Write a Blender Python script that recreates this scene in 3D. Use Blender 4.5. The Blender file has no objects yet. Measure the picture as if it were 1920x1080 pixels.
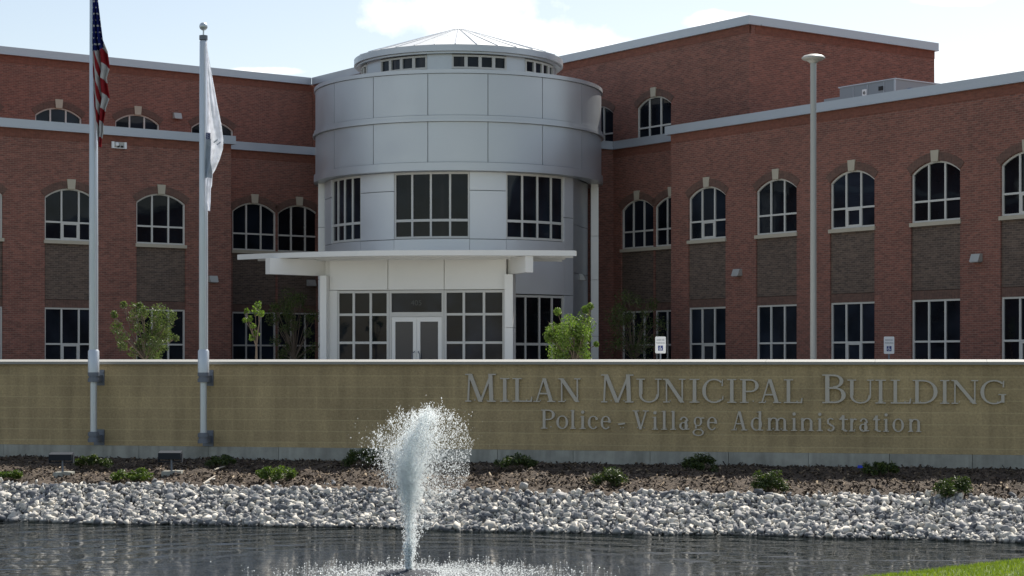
import bpy, bmesh, math, random
import numpy as np
from mathutils import Matrix, Vector
from mathutils.geometry import tessellate_polygon
R = math.radians
random.seed(7); rng = np.random.default_rng(7)
SC = bpy.context.scene
COL = SC.collection

# ------------------------------------------------------------------ camera (eye height is z = 0)
F, HZ = 3480.0, 675.0
cam = bpy.data.cameras.new('camera'); camo = bpy.data.objects.new('camera', cam); COL.objects.link(camo)
camo.location = (0, 0, 0); camo.rotation_euler = (R(90), 0, 0)
cam.sensor_width = 36; cam.lens = F / 1920 * 36; cam.shift_y = (HZ - 540) / 1920
cam.clip_start = 0.2; cam.clip_end = 4000
SC.camera = camo

# ------------------------------------------------------------------ sun, sky, exposure
SUN_AZ, SUN_EL = 30.0, 48.0
sd = Vector((math.sin(R(SUN_AZ)) * math.cos(R(SUN_EL)), math.cos(R(SUN_AZ)) * math.cos(R(SUN_EL)), math.sin(R(SUN_EL))))
sl = bpy.data.lights.new('sun', 'SUN'); sl.energy = 4.2; sl.angle = R(0.53); sl.color = (1.0, 0.95, 0.86)
so = bpy.data.objects.new('sun', sl); COL.objects.link(so); so.rotation_euler = sd.to_track_quat('Z', 'Y').to_euler(); so.location = sd * 200
SC.view_settings.view_transform = 'Standard'; SC.view_settings.look = 'None'
SC.view_settings.exposure = 0.68; SC.view_settings.gamma = 1.0


class NT:
    """small node-tree builder"""
    def __init__(s, tree): s.t = tree; s.n = tree.nodes; s.l = tree.links
    def add(s, typ, **kw):
        nd = s.n.new(typ)
        for k, v in kw.items():
            if k.startswith('_'): setattr(nd, k[1:], v)
            else: s.set(nd.inputs[k.replace('__', ' ')], v)
        return nd
    def set(s, sock, v):
        if isinstance(v, bpy.types.NodeSocket): s.l.new(v, sock)
        elif isinstance(v, bpy.types.Node): s.l.new(v.outputs[0], sock)
        else: sock.default_value = v
    def math(s, op, a, b=0.0, c=None):
        nd = s.n.new('ShaderNodeMath'); nd.operation = op
        s.set(nd.inputs[0], a); s.set(nd.inputs[1], b)
        if c is not None: s.set(nd.inputs[2], c)
        return nd.outputs[0]
    def mix(s, f, a, b, mode='MIX'):
        nd = s.n.new('ShaderNodeMix'); nd.data_type = 'RGBA'; nd.blend_type = mode
        s.set(nd.inputs[0], f); s.set(nd.inputs[6], a); s.set(nd.inputs[7], b)
        return nd.outputs[2]
    def ramp(s, f, stops):
        nd = s.n.new('ShaderNodeValToRGB'); s.set(nd.inputs[0], f)
        e = nd.color_ramp.elements
        e[0].position, e[0].color = stops[0][0], c4(stops[0][1]); e[1].position, e[1].color = stops[-1][0], c4(stops[-1][1])
        for p, c in stops[1:-1]:
            q = e.new(p); q.color = c4(c)
        return nd.outputs[0]


def c4(c):
    return (c, c, c, 1) if isinstance(c, (int, float)) else (tuple(c) + (1,))[:4]


world = bpy.data.worlds.new('World'); SC.world = world; world.use_nodes = True
w = NT(world.node_tree); w.n.clear()
sky = w.n.new('ShaderNodeTexSky'); sky.sky_type = 'NISHITA'; sky.sun_disc = False
sky.sun_elevation = R(SUN_EL); sky.sun_rotation = R(SUN_AZ); sky.altitude = 150; sky.air_density = 1.0; sky.dust_density = 1.0; sky.ozone_density = 2.0
tc = w.n.new('ShaderNodeTexCoord'); sx = w.add('ShaderNodeSeparateXYZ', Vector=tc.outputs['Generated'])
ym = w.math('MAXIMUM', sx.outputs[1], 0.05)
px_ = w.math('DIVIDE', sx.outputs[0], ym); pz_ = w.math('DIVIDE', sx.outputs[2], ym)
cz = w.add('ShaderNodeTexNoise', Vector=tc.outputs['Generated'], Scale=34.0, Detail=7.0, Roughness=0.6)
blob = None
for (cx, cy, rx, ry) in [(850, 20, 190, 62), (985, 75, 150, 50), (1110, 110, 90, 60), (1345, 38, 75, 20), (1810, 120, 110, 45), (500, 133, 75, 9), (1780, 0, 90, 16)]:
    ux = w.math('DIVIDE', w.math('SUBTRACT', px_, (cx - 960) / F), rx / F)
    uz = w.math('DIVIDE', w.math('SUBTRACT', pz_, (HZ - cy) / F), ry / F)
    d2 = w.math('ADD', w.math('MULTIPLY', ux, ux), w.math('MULTIPLY', uz, uz))
    v = w.math('SUBTRACT', 1.0, w.math('SQRT', d2))
    blob = v if blob is None else w.math('MAXIMUM', blob, v)
hi = w.add('ShaderNodeTexNoise', Vector=tc.outputs['Generated'], Scale=5.0, Detail=8.0, Roughness=0.58)
hic = w.math('MULTIPLY', w.math('GREATER_THAN', sx.outputs[2], 0.0), w.ramp(hi, [(0.52, 0.0), (0.70, 1.0)]))
hic = w.math('MULTIPLY', hic, w.ramp(w.math('ABSOLUTE', pz_), [(0.22, 0.0), (0.40, 1.0)]))
dens = w.math('ADD', blob, w.math('MULTIPLY', w.math('SUBTRACT', cz.outputs[0], 0.5), 1.5))
cm = w.math('MAXIMUM', w.ramp(dens, [(-0.0, 0.0), (0.75, 1.0)]), w.math('MULTIPLY', hic, 0.8))
skyc = w.mix(1.0, sky, (1.13, .975, 0.84, 1), 'MULTIPLY')
cloudc = w.mix(cz.outputs[0], (8.8, 8.8, 8.9, 1), (11.5, 11.5, 11.4, 1))
bg = w.add('ShaderNodeBackground', Color=w.mix(w.math('MULTIPLY', cm, 0.9), skyc, cloudc), Strength=0.1)
out = w.n.new('ShaderNodeOutputWorld'); w.l.new(bg.outputs[0], out.inputs[0])

# ------------------------------------------------------------------ frames
s54, c54 = math.sin(R(54)), math.cos(R(54))
O = Vector((-1.08, 80.2, 0)); U = Vector((s54, c54, 0)); W = Vector((c54, -s54, 0))
def rotm(xa, ya, loc):
    m = Matrix.Identity(4)
    for i in range(3): m[i][0] = xa[i]; m[i][1] = ya[i]; m[i][3] = loc[i]
    return m
ML = rotm(U, -W, O)          # left wing walls: local x = along the wall, local -y = towards the viewer
MR = rotm(W, U, O)           # right wing walls
def ab(a, b): return O + U * a + W * b
TW = 0.2203; cw = 1 / math.sqrt(1 + TW * TW); sw = TW * cw
WO = Vector((0, 32.6, 0)); WE = Vector((cw, -sw, 0)); WN = Vector((-sw, -cw, 0))
MW = rotm(WE, -WN, WO)       # garden wall: local x = along, -y = towards the pond
def wall_s(px, q=0.0):
    """distance along the garden wall that lies in direction px"""
    t = (px - 960) / F; o = WO + WN * q
    return (t * o.y - o.x) / (WE.x - t * WE.y)
def sq(s, q, z=0.0): v = WO + WE * s + WN * q; v.z = z; return v
EC = Vector((-3.38, 64.0, 0)); ca, sa = math.cos(R(9)), math.sin(R(9))
EE = Vector((ca, -sa, 0)); EN = Vector((-sa, -ca, 0)); ME = rotm(EE, -EN, EC)
def ent_s(px, q=0.0):
    t = (px - 960) / F; o = EC + EN * q
    return (t * o.y - o.x) / (EE.x - t * EE.y)
def at(px, D, py=None): return Vector(((px - 960) / F * D, D, 0 if py is None else (HZ - py) / F * D))
DC = Vector((-100 / F * 71, 71, 0)); MD = Matrix.Translation(DC)
ZF = -0.5                    # level behind the wall
ZW = -2.55                   # pond level

# ------------------------------------------------------------------ materials
def mat(name, base=(.5, .5, .5), rough=.6, metal=0.0, spec=0.5, build=None):
    m = bpy.data.materials.new(name); m.use_nodes = True
    t = NT(m.node_tree); p = t.n['Principled BSDF']
    p.inputs['Base Color'].default_value = c4(base); p.inputs['Roughness'].default_value = rough
    p.inputs['Metallic'].default_value = metal; p.inputs['Specular IOR Level'].default_value = spec
    if build: build(t, p)
    return m
def objco(t): return t.n.new('ShaderNodeTexCoord').outputs['Object']
def geoco(t): return t.n.new('ShaderNodeNewGeometry').outputs['Position']
def bump(t, p, h, dist=.01, st=1.0):
    b = t.add('ShaderNodeBump', Height=h, Distance=dist, Strength=st); t.l.new(b.outputs[0], p.inputs['Normal'])
def brick_fn(c1, c2, mort, soldier=False, bw=.203, rh=.0677):
    def f(t, p):
        o = t.add('ShaderNodeSeparateXYZ', Vector=objco(t))
        h = t.math('ADD', o.outputs[0], o.outputs[1])
        v = t.add('ShaderNodeCombineXYZ', X=(o.outputs[2] if soldier else h), Y=(h if soldier else o.outputs[2]))
        b = t.add('ShaderNodeTexBrick', Vector=v, Color1=c4(c1), Color2=c4(c2), Mortar=c4(mort), Scale=1.0)
        b.inputs['Brick Width'].default_value = bw; b.inputs['Row Height'].default_value = rh
        b.inputs['Mortar Size'].default_value = .007; b.inputs['Mortar Smooth'].default_value = .25; b.inputs['Bias'].default_value = -.1
        n1 = t.add('ShaderNodeTexNoise', Vector=objco(t), Scale=.55, Detail=5.0)
        n2 = t.add('ShaderNodeTexNoise', Vector=t.add('ShaderNodeMapping', Vector=objco(t), Scale=(5, 5, 15)), Scale=1.0, Detail=2.0)
        c = t.mix(1.0, b.outputs[0], t.ramp(n2, [(.3, .82), (.7, 1.18)]), 'MULTIPLY')
        c = t.mix(1.0, c, t.ramp(n1, [(.3, .92), (.7, 1.07)]), 'MULTIPLY')
        t.l.new(c, p.inputs['Base Color'])
        bump(t, p, t.math('MULTIPLY', b.outputs[1], -1.0), .006, .6)
    return f
M = {}
M['brick'] = mat('red_brick', rough=.85, build=brick_fn((.242, .093, .067), (.142, .060, .046), (.265, .172, .14)))
M['soldier'] = mat('soldier_brick', rough=.85, build=brick_fn((.205, .073, .047), (.175, .064, .043), (.18, .08, .058), True))
M['darkbrick'] = mat('brown_brick', rough=.85, build=brick_fn((.130, .090, .068), (.066, .048, .039), (.18, .14, .115)))
M['arch'] = mat('arch_brick', rough=.85, build=brick_fn((.140, .076, .057), (.108, .062, .048), (.15, .094, .076), True))
def stone_fn(c1, c2, sc=3.0):
    def f(t, p):
        n = t.add('ShaderNodeTexNoise', Vector=objco(t), Scale=sc, Detail=6.0, Roughness=.65)
        t.l.new(t.mix(n.outputs[0], c4(c1), c4(c2)), p.inputs['Base Color']); bump(t, p, n.outputs[0], .004)
    return f
M['stone'] = mat('tan_limestone', rough=.8, build=stone_fn((.40, .36, .28), (.50, .45, .36)))
def panel_fn(c, var=.06):
    def f(t, p):
        n = t.add('ShaderNodeTexNoise', Vector=objco(t), Scale=1.3, Detail=4.0)
        lo = tuple(x * (1 - var) for x in c); hi_ = tuple(x * (1 + var) for x in c)
        t.l.new(t.mix(n.outputs[0], c4(lo), c4(hi_)), p.inputs['Base Color'])
        t.l.new(t.ramp(n, [(.3, .34), (.7, .46)]), p.inputs['Roughness'])
    return f
M['panel'] = mat('silver_metal_panel', metal=.55, build=panel_fn((.50, .53, .56)))
M['joint'] = mat('panel_joint', (.13, .14, .15), .7)
M['coping'] = mat('grey_metal_coping', metal=.35, build=panel_fn((.44, .475, .52)))
M['white'] = mat('white_painted_metal', rough=.4, build=panel_fn((.80, .79, .76), .04))
M['frame'] = mat('white_window_frame', (.58, .57, .54), .45)
M['canopy'] = mat('canopy_metal', metal=.1, build=panel_fn((.70, .70, .69), .04))
def glass_fn(t, p):
    n = t.add('ShaderNodeTexNoise', Vector=objco(t), Scale=.9, Detail=3.0)
    rnd = t.n.new('ShaderNodeObjectInfo').outputs['Random']
    t.l.new(t.mix(t.ramp(rnd, [(.2, 0.0), (1.0, 1.0)]), t.ramp(n, [(.35, (.003, .004, .006)), (.7, (.010, .013, .019))]), t.ramp(n, [(.35, (.010, .014, .021)), (.7, (.026, .036, .056))])), p.inputs['Base Color'])  # bluish base tone, varied per pane, stands in for sky reflection
    n2 = t.add('ShaderNodeTexNoise', Vector=objco(t), Scale=1.4, Detail=1.0); bump(t, p, n2.outputs[0], .01, .35)
M['glass'] = mat('dark_window_glass', rough=.03, spec=.22, build=glass_fn)
M['doorglass'] = mat('pale_door_glass', (.055, .062, .075), .05, 0, .35)
M['panellight'] = mat('pale_metal_panel', metal=.3, build=panel_fn((.64, .66, .68), .04))
M['roofmetal'] = mat('bright_standing_seam', (.66, .68, .68), .42, .2)
def cmu_fn(t, p):
    o = t.add('ShaderNodeSeparateXYZ', Vector=objco(t))
    v = t.add('ShaderNodeCombineXYZ', X=o.outputs[0], Y=t.math('ADD', o.outputs[2], .074 + .2 * 10))
    b = t.add('ShaderNodeTexBrick', Vector=v, Color1=c4((.425, .328, .180)), Color2=c4((.375, .288, .160)), Mortar=c4((.43, .338, .19)), Scale=1.0)
    b.inputs['Brick Width'].default_value = .8; b.inputs['Row Height'].default_value = .2; b.inputs['Mortar Size'].default_value = .006
    b.inputs['Mortar Smooth'].default_value = .6
    n = t.add('ShaderNodeTexNoise', Vector=objco(t), Scale=26.0, Detail=4.0, Roughness=.7)
    n1 = t.add('ShaderNodeTexNoise', Vector=objco(t), Scale=.8, Detail=4.0)
    bed = t.math('GREATER_THAN', t.math('FRACT', t.math('DIVIDE', t.math('ADD', o.outputs[2], .074 + .2 * 10 + .005), .2)), .945)
    c = t.mix(1.0, b.outputs[0], t.ramp(n, [(.3, .80), (.7, 1.2)]), 'MULTIPLY')
    stn = t.add('ShaderNodeTexNoise', Vector=t.add('ShaderNodeMapping', Vector=objco(t), Scale=(4.5, 4.5, .55)), Scale=1.0, Detail=5.0)
    c = t.mix(1.0, c, t.ramp(stn, [(.34, .84), (.6, 1.06)]), 'MULTIPLY')
    c = t.mix(t.math('MULTIPLY', bed, .5), c, (.56, .455, .26, 1))
    c = t.mix(1.0, c, t.ramp(n1, [(.3, .88), (.7, 1.1)]), 'MULTIPLY')
    t.l.new(c, p.inputs['Base Color']); bump(t, p, t.math('ADD', t.math('MULTIPLY', b.outputs[1], -.12), n.outputs[0]), .012, .8)
M['cmu'] = mat('tan_split_block', rough=.9, build=cmu_fn)
def conc_fn(c, joints=False):
    def f(t, p):
        n = t.add('ShaderNodeTexNoise', Vector=objco(t), Scale=2.0, Detail=8.0, Roughness=.65)
        st = t.add('ShaderNodeTexNoise', Vector=t.add('ShaderNodeMapping', Vector=objco(t), Scale=(7, 7, .8)), Scale=1.0, Detail=4.0)
        k = t.mix(1.0, c4(c), t.ramp(n, [(.3, .75), (.7, 1.2)]), 'MULTIPLY')
        k = t.mix(.6, k, t.mix(1.0, k, t.ramp(st, [(.35, .62), (.62, 1.1)]), 'MULTIPLY'))
        t.l.new(k, p.inputs['Base Color']); bump(t, p, n.outputs[0], .01, .5)
    return f
M['concrete'] = mat('weathered_concrete', rough=.9, build=conc_fn((.36, .36, .32)))
M['capstone'] = mat('light_coping_metal', (.30, .295, .27), .6, .0, .3)
M['galv'] = mat('brushed_pole_metal', metal=.5, build=panel_fn((.55, .59, .63), .05))
M['bracket'] = mat('dark_bracket_metal', (.16, .18, .22), .5, .4)
M['letter'] = mat('grey_letter_metal', (.50, .46, .40), .5, .1)
M['lightpole'] = mat('pale_pole_paint', metal=.2, build=panel_fn((.36, .365, .35), .06))
M['darkpaint'] = mat('dark_blue_grey_paint', (.022, .028, .038), .75, 0, .25)
M['fixture'] = mat('fixture_grey', (.40, .40, .38), .5, .2)
M['lens'] = mat('fixture_lens', (.34, .34, .33), .25)
M['signwhite'] = mat('sign_white', (.78, .79, .80), .45)
M['signblue'] = mat('sign_blue', (.02, .04, .20), .45)
M['signgrey'] = mat('sign_lettering', (.14, .17, .22), .5)
M['black'] = mat('dark_void', (.012, .013, .015), .7)
M['hvac'] = mat('hvac_grey', metal=.1, build=panel_fn((.24, .27, .30), .08))
M['blueflag'] = mat('marker_blue', (.03, .06, .55), .6)
M['bark'] = mat('bark', rough=.9, build=stone_fn((.10, .075, .055), (.17, .13, .10), 14.0))
M['stick'] = mat('bleached_wood', rough=.8, build=stone_fn((.34, .30, .25), (.46, .42, .36), 9.0))
def leaf_mat(name, c1, c2, c3, trans=.35):
    m = bpy.data.materials.new(name); m.use_nodes = True; t = NT(m.node_tree); t.n.clear()
    a = t.n.new('ShaderNodeAttribute'); a.attribute_name = 'tone'
    col = t.ramp(a.outputs['Fac'], [(0.0, c1), (.55, c2), (1.0, c3)])
    d = t.add('ShaderNodeBsdfPrincipled', Base__Color=col, Roughness=.5)
    tr = t.add('ShaderNodeBsdfTranslucent', Color=t.mix(1.0, col, (1.25, 1.35, .7, 1), 'MULTIPLY'))
    mx = t.n.new('ShaderNodeMixShader'); mx.inputs[0].default_value = trans
    t.l.new(d.outputs[0], mx.inputs[1]); t.l.new(tr.outputs[0], mx.inputs[2])
    o = t.n.new('ShaderNodeOutputMaterial'); t.l.new(mx.outputs[0], o.inputs[0])
    return m
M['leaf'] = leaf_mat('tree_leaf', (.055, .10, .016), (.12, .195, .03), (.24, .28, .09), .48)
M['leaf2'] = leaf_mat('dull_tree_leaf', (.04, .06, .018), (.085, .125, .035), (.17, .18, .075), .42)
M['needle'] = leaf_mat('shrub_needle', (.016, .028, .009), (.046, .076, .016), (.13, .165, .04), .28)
M['needle_sun'] = leaf_mat('sunlit_needle_tone', (.03, .055, .010), (.085, .145, .018), (.20, .25, .045), .35)  # brighter copy of the needle colour, with sunlight put into the tone
M['grass'] = leaf_mat('grass_blade', (.085, .13, .010), (.19, .26, .022), (.30, .35, .05), .35)

# ------------------------------------------------------------------ object helpers
WM = {}
def link(o, parent, m):
    COL.objects.link(o); WM[o.name] = m
    if parent is not None:
        o.parent = parent; o.matrix_basis = WM[parent.name].inverted() @ m
    else: o.matrix_basis = m
    return o
def tag(o, label=None, cat=None, group=None, kind=None):
    if label: o['label'] = label
    if cat: o['category'] = cat
    if group: o['group'] = group
    if kind: o['kind'] = kind
    return o
def thing(name, label, cat, m=None, group=None):
    o = bpy.data.objects.new(name, None); o.empty_display_size = .2
    link(o, None, m if isinstance(m, Matrix) else Matrix.Translation(m))
    return tag(o, label, cat, group)


class MB:
    """collects shapes, builds them as one mesh object"""
    def __init__(s): s.v = []; s.f = []; s.mi = []; s.cur = 0
    def quadbox(s, c):                      # c: 8 corners, bottom ring then top ring (counter-clockwise)
        n = len(s.v); s.v += [tuple(p) for p in c]
        for q in ((3, 2, 1, 0), (4, 5, 6, 7), (0, 1, 5, 4), (1, 2, 6, 5), (2, 3, 7, 6), (3, 0, 4, 7)):
            s.f.append(tuple(n + i for i in q)); s.mi.append(s.cur)
        return s
    def box(s, x0, x1, y0, y1, z0, z1):
        return s.quadbox([(x0, y0, z0), (x1, y0, z0), (x1, y1, z0), (x0, y1, z0), (x0, y0, z1), (x1, y0, z1), (x1, y1, z1), (x0, y1, z1)])
    def beam(s, p, q, wd, z0, z1):
        p = Vector((p[0], p[1], 0)); q = Vector((q[0], q[1], 0)); d = (q - p).normalized(); n = Vector((-d.y, d.x, 0)) * wd / 2
        c = [p - n, q - n, q + n, p + n]
        return s.quadbox([(a.x, a.y, z0) for a in c] + [(a.x, a.y, z1) for a in c])
    def poly(s, pts):
        n = len(s.v); s.v += [tuple(p) for p in pts]; s.f.append(tuple(range(n, n + len(pts)))); s.mi.append(s.cur); return s
    def strip(s, A, B, y0, y1):             # closed band between two xz polylines, extruded in y
        n = len(s.v); k = len(A)
        for y in (y0, y1):
            s.v += [(a[0], y, a[1]) for a in A] + [(b[0], y, b[1]) for b in B]
        for i in range(k - 1):
            a0, a1, b0, b1 = n + i, n + i + 1, n + k + i, n + k + i + 1; o = 2 * k
            s.f += [(a0, a1, b1, b0), (a1 + o, a0 + o, b0 + o, b1 + o), (a0, a0 + o, a1 + o, a1), (b1, b1 + o, b0 + o, b0)]; s.mi += [s.cur] * 4
        for i in (0, k - 1):
            s.f.append((n + i, n + k + i, n + 3 * k + i, n + 2 * k + i)); s.mi.append(s.cur)
        return s
    def prism_xz(s, pts, y0, y1):           # filled outline in xz (may be concave), extruded in y
        n = len(s.v); k = len(pts)
        s.v += [(p[0], y0, p[1]) for p in pts] + [(p[0], y1, p[1]) for p in pts]
        tr = tessellate_polygon([[Vector((p[0], p[1], 0)) for p in pts]])
        for t in tr:
            s.f += [tuple(n + i for i in t), tuple(n + k + i for i in t[::-1])]; s.mi += [s.cur] * 2
        for i in range(k):
            j = (i + 1) % k; s.f.append((n + i, n + j, n + k + j, n + k + i)); s.mi.append(s.cur)
        return s
    def prism_xy(s, pts, z0, z1):
        n = len(s.v); k = len(pts)
        s.v += [(p[0], p[1], z0) for p in pts] + [(p[0], p[1], z1) for p in pts]
        tr = tessellate_polygon([[Vector((p[0], p[1], 0)) for p in pts]])
        for t in tr:
            s.f += [tuple(n + i for i in t), tuple(n + k + i for i in t[::-1])]; s.mi += [s.cur] * 2
        for i in range(k):
            j = (i + 1) % k; s.f.append((n + i, n + j, n + k + j, n + k + i)); s.mi.append(s.cur)
        return s
    def lathe(s, prof, c=(0, 0, 0), seg=24, close=True):
        n = len(s.v); k = len(prof)
        for i in range(seg):
            a = 2 * math.pi * i / seg
            s.v += [(c[0] + r * math.cos(a), c[1] + r * math.sin(a), c[2] + z) for r, z in prof]
        for i in range(seg):
            j = (i + 1) % seg
            for m in range(k - 1):
                s.f.append((n + i * k + m, n + j * k + m, n + j * k + m + 1, n + i * k + m + 1)); s.mi.append(s.cur)
        if close:
            for m in (0, k - 1):
                s.f.append(tuple(n + i * k + m for i in range(seg))); s.mi.append(s.cur)
        return s
    def tube(s, p, q, r0, r1, seg=8):
        p, q = Vector(p), Vector(q); d = (q - p).normalized(); u = d.orthogonal().normalized(); v = d.cross(u)
        n = len(s.v)
        for c, r in ((p, r0), (q, r1)):
            for i in range(seg):
                a = 2 * math.pi * i / seg; s.v.append(tuple(c + (u * math.cos(a) + v * math.sin(a)) * r))
        for i in range(seg):
            j = (i + 1) % seg; s.f.append((n + i, n + j, n + seg + j, n + seg + i)); s.mi.append(s.cur)
        s.f += [tuple(n + i for i in range(seg))[::-1], tuple(n + seg + i for i in range(seg))]; s.mi += [s.cur] * 2
        return s
    def arcwall(s, R0, R1, t0, t1, z0, z1, seg=None):   # solid curved slab; angle 0 faces the viewer, + to the right
        seg = seg or max(2, int(abs(t1 - t0) / 2.5)); n = len(s.v)
        for i in range(seg + 1):
            a = R(t0 + (t1 - t0) * i / seg); x, y = math.sin(a), -math.cos(a)
            s.v += [(R1 * x, R1 * y, z0), (R1 * x, R1 * y, z1), (R0 * x, R0 * y, z1), (R0 * x, R0 * y, z0)]
        for i in range(seg):
            a = n + 4 * i
            for k in range(4):
                s.f.append((a + k, a + 4 + k, a + 4 + (k + 1) % 4, a + (k + 1) % 4)); s.mi.append(s.cur)
        for a in (n, n + 4 * seg):
            s.f.append((a, a + 1, a + 2, a + 3)); s.mi.append(s.cur)
        return s
    def build(s, name, m, parent=None, mtx=None, smooth=False):
        me = bpy.data.meshes.new(name); me.from_pydata(s.v, [], s.f)
        for x in (m if isinstance(m, (list, tuple)) else [m]): me.materials.append(M[x] if isinstance(x, str) else x)
        me.polygons.foreach_set('material_index', s.mi)
        b = bmesh.new(); b.from_mesh(me); bmesh.ops.recalc_face_normals(b, faces=b.faces); b.to_mesh(me); b.free()
        if smooth:
            me.polygons.foreach_set('use_smooth', [True] * len(me.polygons)); me.set_sharp_from_angle(angle=R(38))
        return link(bpy.data.objects.new(name, me), parent, mtx if mtx is not None else Matrix.Identity(4))


def np_mesh(name, verts, faces, m, parent=None, mtx=None, tone=None, kind=None, smooth=False):
    """verts (n,3), faces (m,k) arrays -> object; tone is a per-vertex value"""
    me = bpy.data.meshes.new(name); k = faces.shape[1]
    me.vertices.add(len(verts)); me.vertices.foreach_set('co', verts.astype(np.float32).ravel())
    me.loops.add(faces.size); me.loops.foreach_set('vertex_index', faces.astype(np.int32).ravel())
    me.polygons.add(len(faces)); me.polygons.foreach_set('loop_start', np.arange(0, faces.size, k, dtype=np.int32))
    me.update(calc_edges=True); me.validate()
    if tone is not None:
        a = me.attributes.new('tone', 'FLOAT', 'POINT'); a.data.foreach_set('value', tone.astype(np.float32))
    if smooth: me.polygons.foreach_set('use_smooth', [True] * len(me.polygons))
    me.materials.append(M[m] if isinstance(m, str) else m)
    o = link(bpy.data.objects.new(name, me), parent, mtx if mtx is not None else Matrix.Identity(4))
    if kind: o['kind'] = kind
    return o

# ------------------------------------------------------------------ building: brick wings
bld = thing('municipal_building', 'red brick building with arched white windows and a round silver entrance tower', 'building', Vector((DC.x, DC.y, ZF)))
ZB, ZT = 8.6, 12.55
def arch_pts(cx, hw, zs, rise, n=14, grow=0.0):
    rad = (hw * hw + rise * rise) / (2 * rise); zc = zs + rise - rad; a = math.asin(hw / rad)
    return [(cx + (rad + grow) * math.sin(-a + 2 * a * i / n), zc + (rad + grow) * math.cos(-a + 2 * a * i / n)) for i in range(n + 1)]
def facade(mx, y0, x0, x1, z0, z1, openings, depth=.3):
    loops = [[(x0, z0), (x1, z0), (x1, z1), (x0, z1)]] + openings
    flat = [p for l in loops for p in l]
    tr = tessellate_polygon([[Vector((p[0], p[1], 0)) for p in l] for l in loops])
    b = MB(); n = len(flat)
    b.v = [(p[0], y0, p[1]) for p in flat] + [(p[0], y0 + depth, p[1]) for p in flat]
    for t in tr: b.f.append(tuple(t))
    i = 0
    for l in loops:
        k = len(l)
        for j in range(k): b.f.append((i + j, i + (j + 1) % k, n + i + (j + 1) % k, n + i + j))
        i += k
    b.mi = [0] * len(b.f)
    return b.build('brick_wall', 'brick', bld, mx)
def window(mx, y0, cx, wd, zb, zt, rise=0.0, transom=None, cols=3, sash=False, sill=True, arch=True, frame='frame'):
    hw = wd / 2; b = MB(); ya, yb = y0 + .07, y0 + .17; fw = .060; m = .031
    zs = zt - rise
    def top(x):
        if rise <= 0: return zt - fw
        rad = (hw * hw + rise * rise) / (2 * rise); return zt - rad + math.sqrt(max(0, (rad - fw) ** 2 - (x - cx) ** 2))
    b.box(cx - hw, cx - hw + fw, ya, yb, zb, zs); b.box(cx + hw - fw, cx + hw, ya, yb, zb, zs)
    b.box(cx - hw + fw, cx + hw - fw, ya, yb, zb, zb + fw)
    if rise > 0:
        A = arch_pts(cx, hw, zs, rise); rad = (hw * hw + rise * rise) / (2 * rise); zc = zt - rad
        B = [(cx + (p[0] - cx) * (rad - fw) / rad, zc + (p[1] - zc) * (rad - fw) / rad) for p in A]
        b.strip(A, B, ya, yb)
    else: b.box(cx - hw + fw, cx + hw - fw, ya, yb, zt - fw, zt)
    xs = [cx - hw + wd * i / cols for i in range(1, cols)]
    for x in xs: b.box(x - m, x + m, ya + .006, yb - .01, zb + fw, top(x))
    if transom is not None:
        ed = [cx - hw + fw - m] + xs + [cx + hw - fw + m]
        for i in range(cols): b.box(ed[i] + m, ed[i + 1] - m, ya + .006, yb - .01, transom - m, transom + m)
        if sash:
            i = cols // 2; l, r_ = ed[i] + m, ed[i + 1] - m; q = .05
            b.box(l, l + q, ya + .012, yb, zb + fw, transom - m); b.box(r_ - q, r_, ya + .012, yb, zb + fw, transom - m)
            b.box(l + q, r_ - q, ya + .012, yb, zb + fw, zb + fw + q); b.box(l + q, r_ - q, ya + .012, yb, transom - m - q, transom - m)
    wn = b.build('window', frame, bld, mx)
    g = MB(); pts = [(cx - hw + .02, zb + .02), (cx + hw - .02, zb + .02)]
    pts += ([(cx + hw - .02, zt - .02), (cx - hw + .02, zt - .02)] if rise <= 0 else [(p[0], p[1] - .02) for p in arch_pts(cx, hw - .02, zs, rise)][::-1])
    g.prism_xz(pts, y0 + .125, y0 + .135); g.build('pane', 'glass', wn, mx)
    if sill: MB().box(cx - hw - .04, cx + hw + .04, y0 - .05, y0 + .22, zb - .125, zb - .002).build('sill', 'stone', wn, mx)
    if arch and rise > 0:
        MB().strip(arch_pts(cx, hw, zs, rise, 14, .27), arch_pts(cx, hw, zs, rise, 14, .004), y0 - .02, y0 + .1).build('brick_arch', 'arch', wn, mx)
        MB().prism_xz([(cx - .135, zt - .03), (cx + .135, zt - .03), (cx + .165, zt + .33), (cx - .165, zt + .33)], y0 - .045, y0 + .1).build('keystone', 'stone', wn, mx)
    return wn
def coping(mx, y0, x0, x1, z, h=.32):
    b = MB().box(x0, x1, y0 - .12, y0 + .5, z - h + .035, z)
    b.box(x0, x1, y0 - .145, y0 + .48, z - h, z - h + .032)
    b.build('parapet_coping', 'coping', bld, mx)
def soldier(mx, y0, x0, x1, z):
    b = MB().box(x0, x1, y0 - .018, y0 + .1, z - .62, z - .33).box(x0, x1, y0 - .03, y0 + .1, z - .33, z - .315)
    b.build('soldier_course', 'soldier', bld, mx)
def bay(cx, zb, zt, rise, wd):
    hw = wd / 2
    return [(cx - hw, zb), (cx + hw, zb)] + arch_pts(cx, hw, zt - rise, rise)[::-1]

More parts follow.
